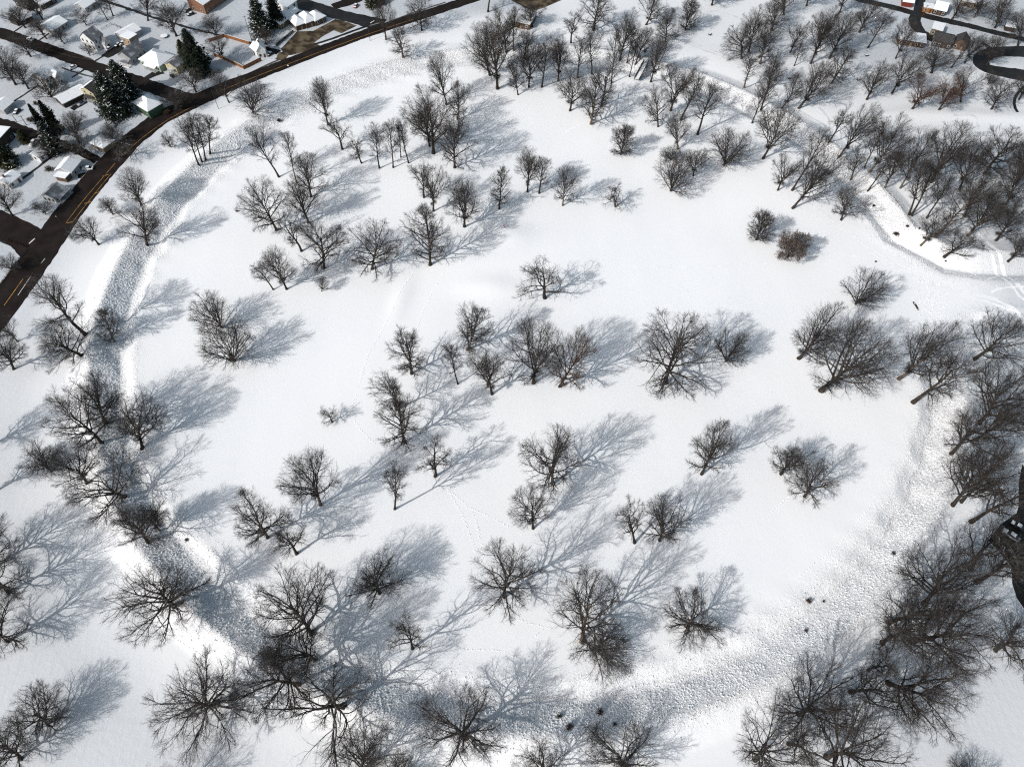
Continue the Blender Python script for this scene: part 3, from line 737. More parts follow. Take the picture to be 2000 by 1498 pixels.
# ------------------------------------------------------------------ bare trees, grown limb by limb
def unit(v): return v / np.maximum(np.linalg.norm(v, axis=-1, keepdims=True), 1e-9)
def grow(rng, P, D, L, k, wig, up, grav=0.0):
    """n polylines of k segments"""
    n = len(P); pts = np.zeros((n, k + 1, 3)); pts[:, 0] = P; d = D.copy(); s = (L / k)[:, None]
    for i in range(k):
        d = unit(d + rng.normal(0, 1, (n, 3)) * wig + np.array([0, 0, up]) + np.array([0, 0, -grav * i / k]))
        pts[:, i + 1] = pts[:, i] + d * s
    return pts
def tubes(pts, r0, r1, sides):
    n, k1, _ = pts.shape
    t = np.gradient(pts, axis=1); t = unit(t)
    ref = np.where(np.abs(t[:, :1, 2:3]) > .8, np.array([1.0, 0, 0]), np.array([0, 0, 1.0]))
    a = unit(np.cross(t, np.broadcast_to(ref, t.shape))); b = np.cross(t, a)
    f = np.linspace(0, 1, k1)[None, :, None]
    rad = (r0[:, None, None] * (1 - f) + r1[:, None, None] * f)
    an = np.arange(sides) * 2 * math.pi / sides
    V = pts[:, :, None, :] + (a[:, :, None, :] * np.cos(an)[None, None, :, None] + b[:, :, None, :] * np.sin(an)[None, None, :, None]) * rad[..., None]
    i = np.arange(n)[:, None, None] * (k1 * sides) + np.arange(k1 - 1)[None, :, None] * sides
    j = np.arange(sides)[None, None, :]; j2 = (j + 1) % sides
    Q = np.stack([i + j, i + j2, i + sides + j2, i + sides + j], -1).reshape(-1, 4)
    return V.reshape(-1, 3), Q
def sample(pts, idx, t):
    k = pts.shape[1] - 1; x = np.clip(t * k, 0, k - 1e-6); i = x.astype(int); f = (x - i)[:, None]
    a = pts[idx, i]; b = pts[idx, i + 1]; return a * (1 - f) + b * f, unit(b - a)
def env_dist(P, D, c, ax):
    p = (P - c) / ax; d = D / ax
    A = (d * d).sum(1); B = 2 * (p * d).sum(1); C = (p * p).sum(1) - 1
    disc = np.maximum(B * B - 4 * A * C, 0)
    return np.where(C < 0, (-B + np.sqrt(disc)) / (2 * A), 0.6)
def branch(rng, pts, r0, r1, plen, m, t0, t1, ang, ajit, lf, env, wig, up, k, rfac, floor, tpow=1.0, grav=0, vary=.3):
    n = len(pts); idx = np.repeat(np.arange(n), m); j = np.tile(np.arange(m), n)
    t = t0 + (t1 - t0) * np.clip((j + rng.uniform(0, 1, n * m)) / m, 0, 1) ** tpow
    P, T = sample(pts, idx, t)
    az = j * 2.399 + rng.uniform(0, 6.283, n)[idx] + rng.normal(0, .5, n * m)
    ref = np.where(np.abs(T[:, 2:3]) > .95, np.array([1.0, 0, 0]), np.array([0, 0, 1.0])); a = unit(np.cross(T, ref)); b = np.cross(T, a)
    an = R(1) * (ang[0] + (ang[1] - ang[0]) * t + rng.normal(0, ajit, n * m))
    D = unit(T * np.cos(an)[:, None] + (a * np.cos(az)[:, None] + b * np.sin(az)[:, None]) * np.sin(an)[:, None])
    L = plen[idx] * lf * rng.uniform(1 - vary, 1 + vary, n * m) * (1.10 - .42 * t)
    c, ax = env; L = np.minimum(L, env_dist(P, D, c, ax) * rng.uniform(.8, 1.12, n * m)); L = np.maximum(L, floor * rng.uniform(.7, 1.2, n * m))
    rr = (r0[idx] * (1 - t) + r1[idx] * t) * rfac
    return grow(rng, P, D, L, k, wig, up, grav), np.minimum(rr, L * .045 + .012), L
TYPES = {  # h, crown radius, trunk share, first limbs from, limb count, limb angles (low, high), wiggle, upward pull, trunk radius, bottom of crown
    'O': dict(h=22, r=9.5, tl=.62, t0=.20, m1=22, a1=(98, 20), wig=.19, up=.035, tr=.46, cb=.05),
    'V': dict(h=24, r=8.0, tl=.46, t0=.34, m1=15, a1=(72, 16), wig=.11, up=.05, tr=.44, cb=.12),
    'T': dict(h=24, r=4.8, tl=.76, t0=.36, m1=15, a1=(66, 22), wig=.12, up=.07, tr=.32, cb=.24),
    'C': dict(h=21, r=7.0, tl=.90, t0=.12, m1=30, a1=(86, 30), wig=.12, up=.05, tr=.38, cb=.02),
    'F': dict(h=11, r=5.5, tl=.14, t0=.30, m1=14, a1=(72, 12), wig=.09, up=.04, tr=.26, cb=-.05),
    'S': dict(h=19, r=13., tl=.42, t0=.42, m1=12, a1=(90, 42), wig=.25, up=.03, tr=.58, cb=.05),
    'E': dict(h=12, r=4.5, tl=.80, t0=.05, m1=42, a1=(76, 20), wig=.09, up=.06, tr=.22, cb=-.05),
    'A': dict(h=22, r=9.5, tl=.55, t0=.30, m1=17, a1=(82, 24), wig=.20, up=.035, tr=.50, cb=.12),
    'G': dict(h=18, r=6.5, tl=.66, t0=.30, m1=11, a1=(86, 28), wig=.27, up=.04, tr=.40, cb=.06),
}
def gen_tree(typ, seed):
    q = TYPES[typ]; rng = np.random.default_rng(seed)
    h, r = q['h'], q['r']; cb = q['cb'] * h
    env = (np.array([0, 0, (h + cb) / 2]), np.array([r, r, (h - cb) / 2]))
    if typ in 'V': env = (np.array([0, 0, h * .60]), np.array([r, r, h * .42]))
    D0 = unit(np.array([[rng.normal(0, .05), rng.normal(0, .05), 1.0]])); L0 = np.array([q['tl'] * h])
    trunk = grow(rng, np.array([[0, 0, -.35]]), D0, L0 + .35, 9, q['wig'] * .22, .12)
    tr = np.array([q['tr']]); te = np.array([q['tr'] * (.50 if typ in 'VFS' else .34)])
    TV, TQ = tubes(trunk, tr, te, 9)
    fl = sstep(1.6, -.3, TV[:, 2])[:, None] * .45                       # root flare
    TV[:, :2] += (TV[:, :2] - trunk[0, 0, :2]) * fl
    lf1 = {'E': 3, 'O': 3, 'A': 3, 'V': 3, 'T': 3, 'C': 3, 'F': 8, 'S': 3, 'G': 3}[typ]
    p1, r1, L1 = branch(rng, trunk, tr, te, np.array([h * .5]), q['m1'], q['t0'], 1.0, q['a1'], 9, lf1, env, q['wig'] * .62, q['up'], 8, .68, 1.2, vary=.12 if typ != 'G' else .3)
    # uneven outline: some limbs stop short
    short = rng.uniform(0, 1, len(p1)) < (.45 if typ == 'G' else .25)
    f = np.where(short, rng.uniform(.45, .8, len(p1)), rng.uniform(.86, 1.0, len(p1)))
    p1 = p1[:, :1] + (p1 - p1[:, :1]) * f[:, None, None]; L1 = L1 * f
    w = q['wig']
    dens = {'E': (7, 5, 4), 'O': (10, 8, 5), 'A': (10, 7, 6), 'V': (11, 8, 7), 'T': (8, 6, 6), 'C': (8, 6, 5), 'F': (9, 7, 5), 'S': (11, 8, 6), 'G': (9, 7, 5)}[typ]
    p2, r2, L2 = branch(rng, p1, r1, r1 * .28, L1, dens[0], .20, 1.0, (56, 26), 12, .50, env, w * .8, q['up'] * .6, 6, .66, 1.0, tpow=.8)
    p3, r3, L3 = branch(rng, p2, r2, r2 * .3, L2, dens[1], .2, 1.0, (52, 28), 14, .56, env, w * .9, .02, 4, .66, .8, tpow=.8)
    p4, r4, L4 = branch(rng, p3, r3, r3 * .35, L3, dens[2], .15, 1.0, (52, 26), 16, .62, env, w, .01, 2, .62, .6, tpow=.85)
    CV = []; CQ = []; off = 0
    for p, a, e, s in ((p1, r1, np.maximum(r1 * .28, .035), 6), (p2, r2, np.maximum(r2 * .3, .022), 5), (p3, np.maximum(r3 * .78, .020), np.full(len(p3), .011), 3), (p4, np.full(len(p4), .0102), np.full(len(p4), .0045), 3)):
        v, qd = tubes(p, a, e, s); CV.append(v); CQ.append(qd + off); off += len(v)
    return TV, TQ, np.concatenate(CV), np.concatenate(CQ), p4
NPROTO = dict(E=2, O=7, A=5, V=6, T=4, C=3, F=4, S=2, G=5)
PROTO = {}
for ty, n in NPROTO.items():
    for i in range(n):
        TV, TQ, CV, CQ, p4 = gen_tree(ty, 100 * ord(ty) + i)
        PROTO[ty, i] = (mesh_np('trunk', TV, quads=TQ, mats=['bark'], smooth=True), mesh_np('crown', CV, quads=CQ, mats=['twigs'], smooth=True))
        if ty == 'F' and i == 0:                                        # the same growth keeping its dead leaves
            rng = np.random.default_rng(9); tips = np.concatenate([p4[:, 1], p4[:, 2], p4[:, 2], p4[:, 1]])
            n_ = len(tips); c = tips + rng.normal(0, .12, (n_, 3)); a = unit(rng.normal(0, 1, (n_, 3))); b = unit(np.cross(a, rng.normal(0, 1, (n_, 3)))); sz = rng.uniform(.06, .13, (n_, 1))
            LV = np.stack([c - a * sz, c + b * sz * .7, c + a * sz, c - b * sz * .7], 1).reshape(-1, 3)
            LEAFMESH = mesh_np('dead_leaves', LV, quads=np.arange(n_ * 4).reshape(-1, 4), mats=['dead_leaf'])
GROUPS = {'inner field trees': 'bare trees standing inside the circle', 'trees along the near ditch': 'bare trees along the near ditch and bank', 'trees at the outer lower corner': 'bare trees outside the bank at the lower left',
          'roadside trees on the outer verge': 'bare trees on the verge between road and ditch', 'far grove trees': 'bare trees of the far grove', 'outer wood trees': 'bare trees of the outer wood',
          'trees by the upper drive': 'bare trees near the upper drive and lane', 'gateway wood trees': 'bare trees of the gateway wood', 'trees on the right outer bank': 'bare trees on the right outer bank', 'yard trees': 'bare trees in house yards'}
def solve(bx, by, tx, ty, w, typ, centred):
    q = TYPES[typ]; base = at(bx, by); best = None
    for h in np.arange(4, 34.1, .25):
        zc = h * (.60 if typ in 'VTCE' else .56); a = (h - q['cb'] * h) / 2
        px, py, dep = proj(base + np.array([0, 0, zc])); r = w / 2 * dep / FPX
        if centred:
            e = math.hypot(px - tx, py - ty) + abs(h - 22) * .35
        else:
            hd = math.hypot(base[0], base[1]); ph = math.atan2(hd, H_CAM - zc)
            top = py - math.sqrt((a * math.sin(ph)) ** 2 + (.58 * r * math.cos(ph)) ** 2) * FPX / dep
            e = abs(top - ty)
        if best is None or e < best[0]: best = (e, h, px, py, dep, zc, r)
    _, h, px, py, dep, zc, r = best
    h = min(max(h, {'E': 2.1, 'F': 1.7, 'C': 1.9, 'V': 2.0, 'T': 3.2, 'O': 1.6, 'G': 1.6, 'S': 1.0, 'A': 1.5}[typ] * r), 33)
    dx = (tx - px) * dep / FPX
    dy = (py - ty) * dep / FPX / max(ct, .3) if centred else 0.0
    lim = .32 * zc; dx = max(-lim, min(lim, dx)); dy = max(-lim, min(lim, dy))
    return base, h, r, math.atan2(dx, zc), math.atan2(dy, zc)
RNGT = np.random.default_rng(77); count = {}
REDDISH = ('reddish', 'rust-brown')
def place_tree(bx, by, tx, ty, w, typ, label, group, centred):
    red = typ == 'R'; typ = 'V' if red else typ
    base, h, r, lx, ly = solve(bx, by, tx, ty, w, typ, centred)
    if any(k in group for k in ('grove', 'outer wood', 'gateway', 'yards', 'drive')): r *= 1.16
    q = TYPES[typ]; i = count.get(typ, 0) % NPROTO[typ]; count[typ] = count.get(typ, 0) + 1
    root = empty('bare_tree', base)
    Rm = Matrix.Rotation(lx, 4, 'Y') @ Matrix.Rotation(-ly, 4, 'X') @ Matrix.Rotation(RNGT.uniform(0, 6.283), 4, 'Z')
    root.rotation_euler = Rm.to_euler()
    s = r / q['r'] * 1.22; root.scale = (s, s, h / q['h'])
    tag(root, label, 'tree', group)
    t = obj('trunk', PROTO[typ, i][0], root); c = obj('crown', PROTO[typ, i][1], root)
    def over(o, m): o.material_slots[0].link = 'OBJECT'; o.material_slots[0].material = MAT[m]
    if red or label.startswith('rust-brown'): over(c, 'twigs_red')
    if 'brown-tinged' in label or 'rust-brown' in label: over(c, 'twigs_brown')
    if 'tan' in label or 'pale' in label or 'sunlit trunk' in label: over(t, 'bark_tan_and_lit')  # tan trunks; on the sunlit trunk, sunlight put into the bark colour
    return root
grp = None
for line in TREES.strip().split('\n'):
    if line[0] == '=': grp = GROUPS[line[1:]]; continue
    data, label = line.split('|'); f = data.split(); cen = f[2][0] == '@'
    place_tree(float(f[0]), float(f[1]), float(f[2].lstrip('@')), float(f[3]), float(f[4]), f[5], label, grp, cen)
# the round bush that kept its brown leaves
base = at(1538, 503); root = empty('leafy_bush', base); s = 1.30; root.scale = (s, s, 1.25); tag(root, 'round bush thick with rust-brown leaves on the open snow', 'bush')
obj('trunk', PROTO['F', 0][0], root); cr = obj('crown', PROTO['F', 0][1], root); lv = obj('dead_leaves', LEAFMESH, root)

# ------------------------------------------------------------------ evergreens
def gen_spruce(seed, h, r, yellow=False, cyl=False):
    rng = np.random.default_rng(seed); n = 900
    t = np.sort(rng.uniform(.04, .995, n)); z = t * h
    prof = (1 - t) ** .62 if not cyl else np.minimum(1, (1 - t) * 2.2) ** .6
    az = np.arange(n) * 2.399 + rng.normal(0, .3, n); L = r * prof * rng.uniform(.6, 1.05, n) * (1 + .22 * np.sin(az * 2 + seed) * np.sin(t * 9 + seed) + .15 * np.sin(az * 5 + t * 17)) + .25
    el = R(1) * (rng.normal(-14, 9, n) + 42 * t)
    if cyl: el = R(1) * rng.normal(48, 9, n)
    D = np.stack([np.cos(az) * np.cos(el), np.sin(az) * np.cos(el), np.sin(el)], 1)
    P = np.stack([np.zeros(n), np.zeros(n), z], 1)
    if cyl: P[:, 2] = np.maximum(0.2, z - L * .7)
    m = 14; idx = np.repeat(np.arange(n), m); u = rng.uniform(.12, 1, n * m)
    side = unit(np.cross(D, [0, 0, 1.0]))
    C = P[idx] + D[idx] * (L[idx] * u)[:, None] + np.array([0, 0, -1.0]) * (L[idx] * u ** 2 * .12)[:, None]
    s = rng.choice([-1, 1], n * m); sz = (.80 * (1 - u * .45) * np.clip(L[idx] / 3, .35, 1.3))[:, None]
    d2 = unit(D[idx] * .75 + side[idx] * (s * rng.uniform(.4, 1.1, n * m))[:, None] + rng.normal(0, .25, (n * m, 3)) + [0, 0, -.12])
    wv = unit(np.cross(d2, rng.normal(0, .5, (n * m, 3)) + [0, 0, 1.0])) * sz * .30
    V = np.stack([C - wv * .6, C + d2 * sz * .55 - wv, C + d2 * sz * 1.35, C + d2 * sz * .55 + wv, ], 1).reshape(-1, 3)
    Q = np.arange(n * m * 4).reshape(-1, 4)
    up = rng.uniform(0, 1, n * m) < .0
    sn = (rng.uniform(0, 1, n) < .34)[idx] & (rng.uniform(0, 1, n * m) < .22) & (u > .35)
    SV = V.reshape(-1, 4, 3)[sn] + [0, 0, .06]
    def crown(snowy):
        W = np.concatenate([V, SV.reshape(-1, 3)]) if snowy else V
        return mesh_np('crown', W, quads=np.arange(len(W)).reshape(-1, 4), mats=['needles_yellow' if yellow else 'needles', 'snow_cap'], mi=(np.arange(len(W) // 4) >= len(Q)).astype(int))
    tv, tq = tubes(np.array([[[0, 0, -.3], [0, 0, h * .5], [0, 0, h * .97]]]), np.array([.32]), np.array([.03]), 8)
    return mesh_np('trunk', tv, quads=tq, mats=['bark'], smooth=True), crown(False), crown(True)
SPR = {'a': (gen_spruce(1, 20, 5.2), 20, 5.2), 'b': (gen_spruce(2, 20, 6.0), 20, 6.0), 'c': (gen_spruce(3, 12, 2.3, cyl=True), 12, 2.3), 'd': (gen_spruce(4, 16, 5.5, yellow=True), 16, 5.5)}
for bx, by, ty, w, k, label, snowy in [
    (392, 142, 57, 62, 'a', 'tall dark spruce towering beside the yellow house', False), (368, 128, 78, 34, 'd', 'shorter yellow-green evergreen leaning against the tall dark spruce', False),
    (252, 190, 118, 62, 'b', 'broad snow-flecked spruce at the back of the corner pair', True), (232, 224, 140, 76, 'b', 'huge black spruce next to the green hip-roofed house', True),
    (96, 268, 203, 24, 'c', 'pointed columnar evergreen, slimmer of two in the back yard', False), (116, 262, 196, 30, 'c', 'blunt columnar evergreen behind the pointed one', False),
    (112, 296, 238, 50, 'b', 'snow-spotted spruce below the two columnar evergreens', True), (16, 322, 268, 56, 'd', 'wide low evergreen hiding the wall of the corner building', True),
    (50, 277, 255, 26, 'd', 'small round evergreen beside the parked van', False), (514, 66, -8, 52, 'b', 'dark pine by the utility pole near the olive house', True), (543, 50, -14, 44, 'a', 'second dark pine crowding the olive house roof', False),
    (726, 14, -14, 30, 'd', 'snow-dusted evergreen at the top edge by the junction', True), (742, 8, -20, 26, 'd', 'small evergreen next to the snow-dusted one at the junction', False)]:
    base = at(bx, by); (tm, cm, sm), h0, r0 = SPR[k]; best = None
    for h in np.arange(3, 30, .25):
        p = proj(base + np.array([0, 0, h])); e = abs(p[1] - ty)
        if best is None or e < best[0]: best = (e, h, p[2])
    h = best[1]; r = w / 2 * best[2] / FPX
    root = empty('evergreen_tree', base, RNGT.uniform(0, 6)); root.scale = (r / r0, r / r0, h / h0); tag(root, label, 'evergreen', 'evergreens around the houses')
    obj('trunk', tm, root); obj('crown', sm if snowy else cm, root)

# ------------------------------------------------------------------ low shrubs
def gen_shrub(seed, h=1.6, r=1.5, m=26):
    rng = np.random.default_rng(seed); az = rng.uniform(0, 6.283, m); el = R(1) * rng.uniform(28, 80, m)
    D = np.stack([np.cos(az) * np.cos(el), np.sin(az) * np.cos(el), np.sin(el)], 1)
    p1 = grow(rng, rng.normal(0, .12, (m, 3)) * [1, 1, 0], D, rng.uniform(.7, 1, m) * h * 1.1, 4, .14, .03)
    env = (np.array([0, 0, h * .4]), np.array([r, r, h * .7]))
    r1 = np.full(m, .035); p2, r2, L2 = branch(rng, p1, r1, r1 * .4, np.full(m, h), 9, .2, 1, (45, 30), 14, .5, env, .15, .03, 3, .6, .25)
    p3, r3, L3 = branch(rng, p2, r2, r2 * .4, L2, 5, .2, 1, (45, 30), 14, .6, env, .15, .03, 2, .7, .2)
    V = []; Q = []; o = 0
    for p, a, e, s in ((p1, r1, r1 * .5, 4), (p2, np.maximum(r2, .018), np.full(len(p2), .01), 3), (p3, np.full(len(p3), .014), np.full(len(p3), .007), 3)):
        v, q = tubes(p, a, e, s); V.append(v); Q.append(q + o); o += len(v)
    return mesh_np('shrub', np.concatenate(V), quads=np.concatenate(Q), mats=['twigs_brown'])
SHR = [gen_shrub(i) for i in range(4)]
for k, (bx, by, w, hh, label) in enumerate([
    (1092, 1398, 14, 1.3, 'dark shrub in the shaded lower ditch, end of the row nearest the round crown'), (1112, 1419, 18, 1.5, 'broken low shrub on the lower rim of the ditch'), (1171, 1391, 17, 1.6, 'roundest dark shrub in the middle of the lower ditch'),
    (1200, 1414, 13, 1.1, 'little snow-capped shrub right of the roundest ditch shrub'), (1578, 1175, 13, 1.6, 'lone shrub on the sunny rough slope inside the lower right bank'), (1749, 461, 14, 1.1, 'dark shrub clump on the white gateway mound'),
    (1772, 442, 10, .9, 'thin weedy clump just above the dark gateway shrub'), (1573, 1232, 12, .8, 'low weed patch under the lone sunny-slope shrub'), (1608, 1175, 8, .7, 'small weed tuft beside the lone sunny-slope shrub'),
    (1744, 1082, 13, .9, 'weed patch on the rough white slope under the tall right trees'), (365, 1055, 9, .9, 'tiny shrub on the sunlit ditch edge at the near bend'), (546, 238, 11, 1.4, 'dark round shrub on the stubble bank by the spindly leaning tree'),
    (463, 414, 7, .9, 'small dark stub of a bush beside the wide leaning oak'), (97, 334, 17, 2.4, 'round bare bush with a long shadow on the lower lawn'), (240, 176, 10, 1.5, 'low bush under the broad snow-flecked spruce'),
    (338, 152, 14, 1.8, 'rusty bush by the yellow house front'), (70, 205, 12, 1.6, 'rusty brown bush behind the grey shed'), (60, 238, 14, 2.0, 'bare bush between the two utility poles'),
    (1710, 512, 5, .6, 'tiny twig tuft in the upper gateway ditch'), (1705, 405, 8, .8, 'dry weed stalk on the crest of the gateway mound'), (1794, 448, 6, .7, 'dark stalk near the twin trees on the bank edge'), (1844, 514, 5, .6, 'small dark tuft below the low crooked tree'),
    (1920, 482, 6, .6, 'dark tuft beside the crossing ski tracks'), (325, 222, 20, 1.6, 'snow-dusted bush at the corner of the green house'), (560, 118, 12, 1.0, 'scrubby patch at the end of the mulched yard')]):
    base = at(bx, by); dep = proj(base)[2]; r = w / 2 * dep / FPX * (.8 if k in (3, 6, 7, 8, 9) else 1)
    o = obj('shrub', SHR[k % 4], None); o.location = base; o.rotation_euler = (0, 0, k * 1.3); o.scale = (r / 1.5, r / 1.5, hh / 1.6); tag(o, label, 'shrub', 'low shrubs in the snow')
# ------------------------------------------------------------------ houses
def g2(px, py): p = ground0(px, py); return Vector((p[0], p[1]))
def house(p0, p1, depth, hw, rise, label, wall='white', roof='gable', ridge='u', cover='snow_cap', cover2=None, win=3, storeys=1, chimney=False, porch=None, door=True, name='house', overhang=.4, side_win=2, wing=None, cat='house', L=None):
    A, B = g2(*p0), g2(*p1); u = (B - A); Lx = L or u.length; rz = math.atan2(u.y, u.x)
    root = empty(name, (A.x, A.y, 0), rz); tag(root, label, cat, 'houses and sheds around the streets')
    D = depth; w = MB(); e = overhang; W = 'siding_' + wall
    # local axes: x along the front, y to the back, front face at y = 0
    w.box(0, 0, -.2, Lx, D, hw)
    if roof == 'gable':
        if ridge == 'u':
            for x in (0, Lx - .12): w.poly([(x, 0, hw), (x, D, hw), (x, D / 2, hw + rise), (x + .12, 0, hw), (x + .12, D, hw), (x + .12, D / 2, hw + rise)], [(0, 1, 2), (3, 5, 4), (0, 2, 5, 3), (1, 4, 5, 2)])
        else:
            for y in (0, D - .12): w.poly([(0, y, hw), (Lx, y, hw), (Lx / 2, y, hw + rise), (0, y + .12, hw), (Lx, y + .12, hw), (Lx / 2, y + .12, hw + rise)], [(0, 1, 2), (3, 5, 4), (0, 2, 5, 3), (1, 4, 5, 2)])
    w.build('wall', W, root)
    th = .24
    def slabs(name_, quads, m):
        r = MB()
        for qd in quads: r.slab(qd, th)
        return r.build(name_, m, root)
    k = rise / (D / 2) * e if ridge == 'u' else rise / (Lx / 2) * e
    z0, z1 = hw - k + th, hw + rise + th
    if roof == 'gable' and ridge == 'u':
        a = [(-e, -e, z0), (Lx + e, -e, z0), (Lx + e, D / 2, z1), (-e, D / 2, z1)]; b = [(-e, D / 2, z1), (Lx + e, D / 2, z1), (Lx + e, D + e, z0), (-e, D + e, z0)]
        slabs('roof', [a], cover); slabs('roof', [b], cover2 or cover)
    elif roof == 'gable':
        a = [(-e, -e, z0), (Lx / 2, -e, z1), (Lx / 2, D + e, z1), (-e, D + e, z0)]; b = [(Lx / 2, -e, z1), (Lx + e, -e, z0), (Lx + e, D + e, z0), (Lx / 2, D + e, z1)]
        slabs('roof', [a], cover2 or cover); slabs('roof', [b], cover)
    elif roof == 'hip':
        m_ = min(Lx, D) / 2; rx0, rx1 = (m_, Lx - m_) if Lx >= D else (Lx / 2, Lx / 2); ry0, ry1 = (D / 2, D / 2) if Lx >= D else (m_, D - m_)
        c = [(-e, -e, z0), (Lx + e, -e, z0), (Lx + e, D + e, z0), (-e, D + e, z0)]
        if Lx >= D:
            r0, r1 = (rx0, D / 2, z1), (max(rx1, rx0 + .05), D / 2, z1); Qs = [[c[0], c[1], r1, r0], [c[1], c[2], r1], [c[2], c[3], r0, r1], [c[3], c[0], r0]]
        else:
            r0, r1 = (Lx / 2, ry0, z1), (Lx / 2, max(ry1, ry0 + .05), z1); Qs = [[c[0], c[1], r0], [c[1], c[2], r1, r0], [c[2], c[3], r1], [c[3], c[0], r0, r1]]
        slabs('roof', Qs, cover)
    else:
        slabs('roof', [[(-e, -e, hw + th + rise), (Lx + e, -e, hw + th + rise), (Lx + e, D + e, hw + th), (-e, D + e, hw + th)]], cover)
    def window(x, z, ww=.95, hh=1.25, side=False, y=None):
        fr = MB(); gl = MB()
        if not side:
            fr.box(x - ww / 2 - .12, -.07, z - .12, x + ww / 2 + .12, -.004, z + hh + .12); o = fr.build('window', 'siding_white' if wall not in ('white', 'cream') else 'siding_grey', root)
            gl.box(x - ww / 2, -.10, z, x + ww / 2, -.075, z + hh); gl.build('pane', 'glass_dark', o)
        else:
            fr.box(-.07, y - ww / 2 - .12, z - .12, -.004, y + ww / 2 + .12, z + hh + .12); o = fr.build('window', 'siding_white' if wall not in ('white', 'cream') else 'siding_grey', root)
            gl.box(-.10, y - ww / 2, z, -.075, y + ww / 2, z + hh); gl.build('pane', 'glass_dark', o)
    sh = hw / storeys
    for s_ in range(storeys):
        for i in range(win):
            x = Lx * (i + .5) / win
            if door and s_ == 0 and i == win // 2: continue
            window(x, s_ * sh + .95)
        for i in range(side_win): window(0, s_ * sh + .95, side=True, y=D * (i + .5) / max(side_win, 1))
    if door and win:
        d = MB(); x = Lx * (win // 2 + .5) / win; d.box(x - .5, -.09, 0, x + .5, -.004, 2.1); d.build('door', 'siding_brown' if wall != 'brown' else 'siding_tan', root)
    if chimney:
        c = MB(); x, y = (Lx * .3, D * .5) if ridge == 'u' else (Lx * .5, D * .4)
        c.box(x - .4, y - .4, hw - .5, x + .4, y + .4, hw + rise + 1.0); c.box(x - .48, y - .48, hw + rise + 1.0, x + .48, y + .48, hw + rise + 1.15); c.build('chimney', 'siding_brick', root)
    if porch:
        x0, x1, dp, hp, side = porch; pr_ = MB(); po = MB()
        if side == 'front':
            pr_.slab([(x0, -dp, hp), (x1, -dp, hp), (x1, -.06, hp + .5), (x0, -.06, hp + .5)], .2); pp = [(x0 + .2, -dp + .2), (x1 - .2, -dp + .2), ((x0 + x1) / 2, -dp + .2)]
            po.box(x0, -dp, -.1, x1, -.06, .35)
        else:
            pr_.slab([(-dp, x1, hp), (-dp, x0, hp), (-.06, x0, hp + .5), (-.06, x1, hp + .5)], .2); pp = [(-dp + .2, x0 + .2), (-dp + .2, x1 - .2), (-dp + .2, (x0 + x1) / 2)]
            po.box(-dp, x0, -.1, -.06, x1, .35)
        for x, y in pp: po.box(x - .09, y - .09, .35, x + .09, y + .09, hp - .02)
        po.build('porch', 'siding_' + ('grey' if wall != 'grey' else 'white'), root); pr_.build('porch_roof', cover, root)
    if wing:
        wx0, wx1, wd, wh, wr = wing; wg = MB(); wg.box(wx0, -wd, -.2, wx1, -.005, wh); xm = (wx0 + wx1) / 2
        for y in (-wd, -.14): wg.poly([(wx0, y, wh), (wx1, y, wh), (xm, y, wh + wr), (wx0, y + .12, wh), (wx1, y + .12, wh), (xm, y + .12, wh + wr)], [(0, 1, 2), (3, 5, 4), (0, 2, 5, 3), (1, 4, 5, 2)])
        wo = wg.build('wing', W, root); kk = wr / ((wx1 - wx0) / 2) * e; rr = MB()
        rr.slab([(wx0 - e, -wd - e, wh - kk + th), (xm, -wd - e, wh + wr + th), (xm, .6, wh + wr + th), (wx0 - e, .6, wh - kk + th)], th)
        rr.slab([(xm, -wd - e, wh + wr + th), (wx1 + e, -wd - e, wh - kk + th), (wx1 + e, .6, wh - kk + th), (xm, .6, wh + wr + th)], th); rr.build('wing_roof', cover, wo)
        g_ = MB(); g_.box(xm - .5, -wd - .08, 1.0, xm + .5, -wd - .004, 2.2); g_.build('window', 'glass_dark', wo)
    return root
house((191, 101), (210, 88), 9.5, 6.0, 3.4, 'white two-storey house with a grey-streaked steep roof and front wing', 'white', cover='shingle_grey', storeys=2, win=2, side_win=3, wing=(3.4, 8.0, 3.4, 3.2, 2.2), door=False)
house((248, 85), (279, 68), 8.5, 3.0, 1.7, 'long low barn with a pale end wall beside the two-storey white house', 'grey', win=0, side_win=0, door=False, name='barn', cat='barn')
house((260, 128), (287, 104), 7.5, 4.4, 2.6, 'grey house with a snowy porch front, next to the pale green hip-roofed house', 'grey', cover='shingle_grey', win=4, porch=(0.2, 7.2, 3.0, 2.7, 'side'))
house((263, 101), (277, 92), 6.5, 6.8, .15, 'flat-topped taller block joined behind the grey porch house', 'tan', roof='flat', win=2, storeys=2, door=False)
house((277, 128), (316, 142), 11.0, 3.6, 3.0, 'pale green house with a big snowy hip roof', 'pale_green', roof='hip', win=5, porch=(4, 12, 2.0, 2.5, 'front'))
house((349, 146), (369, 131), 7.5, 3.9, 1.9, 'yellow house with dark bare patches on its roof, under the tall spruce', 'yellow', cover='shingle_grey', win=2, side_win=2, porch=(1, 5, 1.6, 2.4, 'side'))
house((191, 200), (209, 186), 8.0, 5.4, 2.0, 'yellow house with a black roof slope half hidden by the snow-flecked spruce', 'yellow', cover='shingle_dark', cover2='snow_cap', storeys=2, win=2, side_win=2, porch=(1, 6, 2.2, 2.7, 'side'))
house((128, 212), (176, 188), 8.5, 2.7, 1.6, 'long open carport with a snowy roof and stored things inside', 'dark', win=0, side_win=0, door=False, name='carport', cat='carport')
house((98, 175), (121, 159), 8.5, 5.6, 2.8, 'white cross-gabled house with a dark porch roof', 'white', cover='snow_cap', storeys=2, win=3, side_win=2, wing=(4.5, 8.6, 2.5, 5.0, 2.0), porch=(1.0, 6.5, 2.6, 2.8, 'side'))
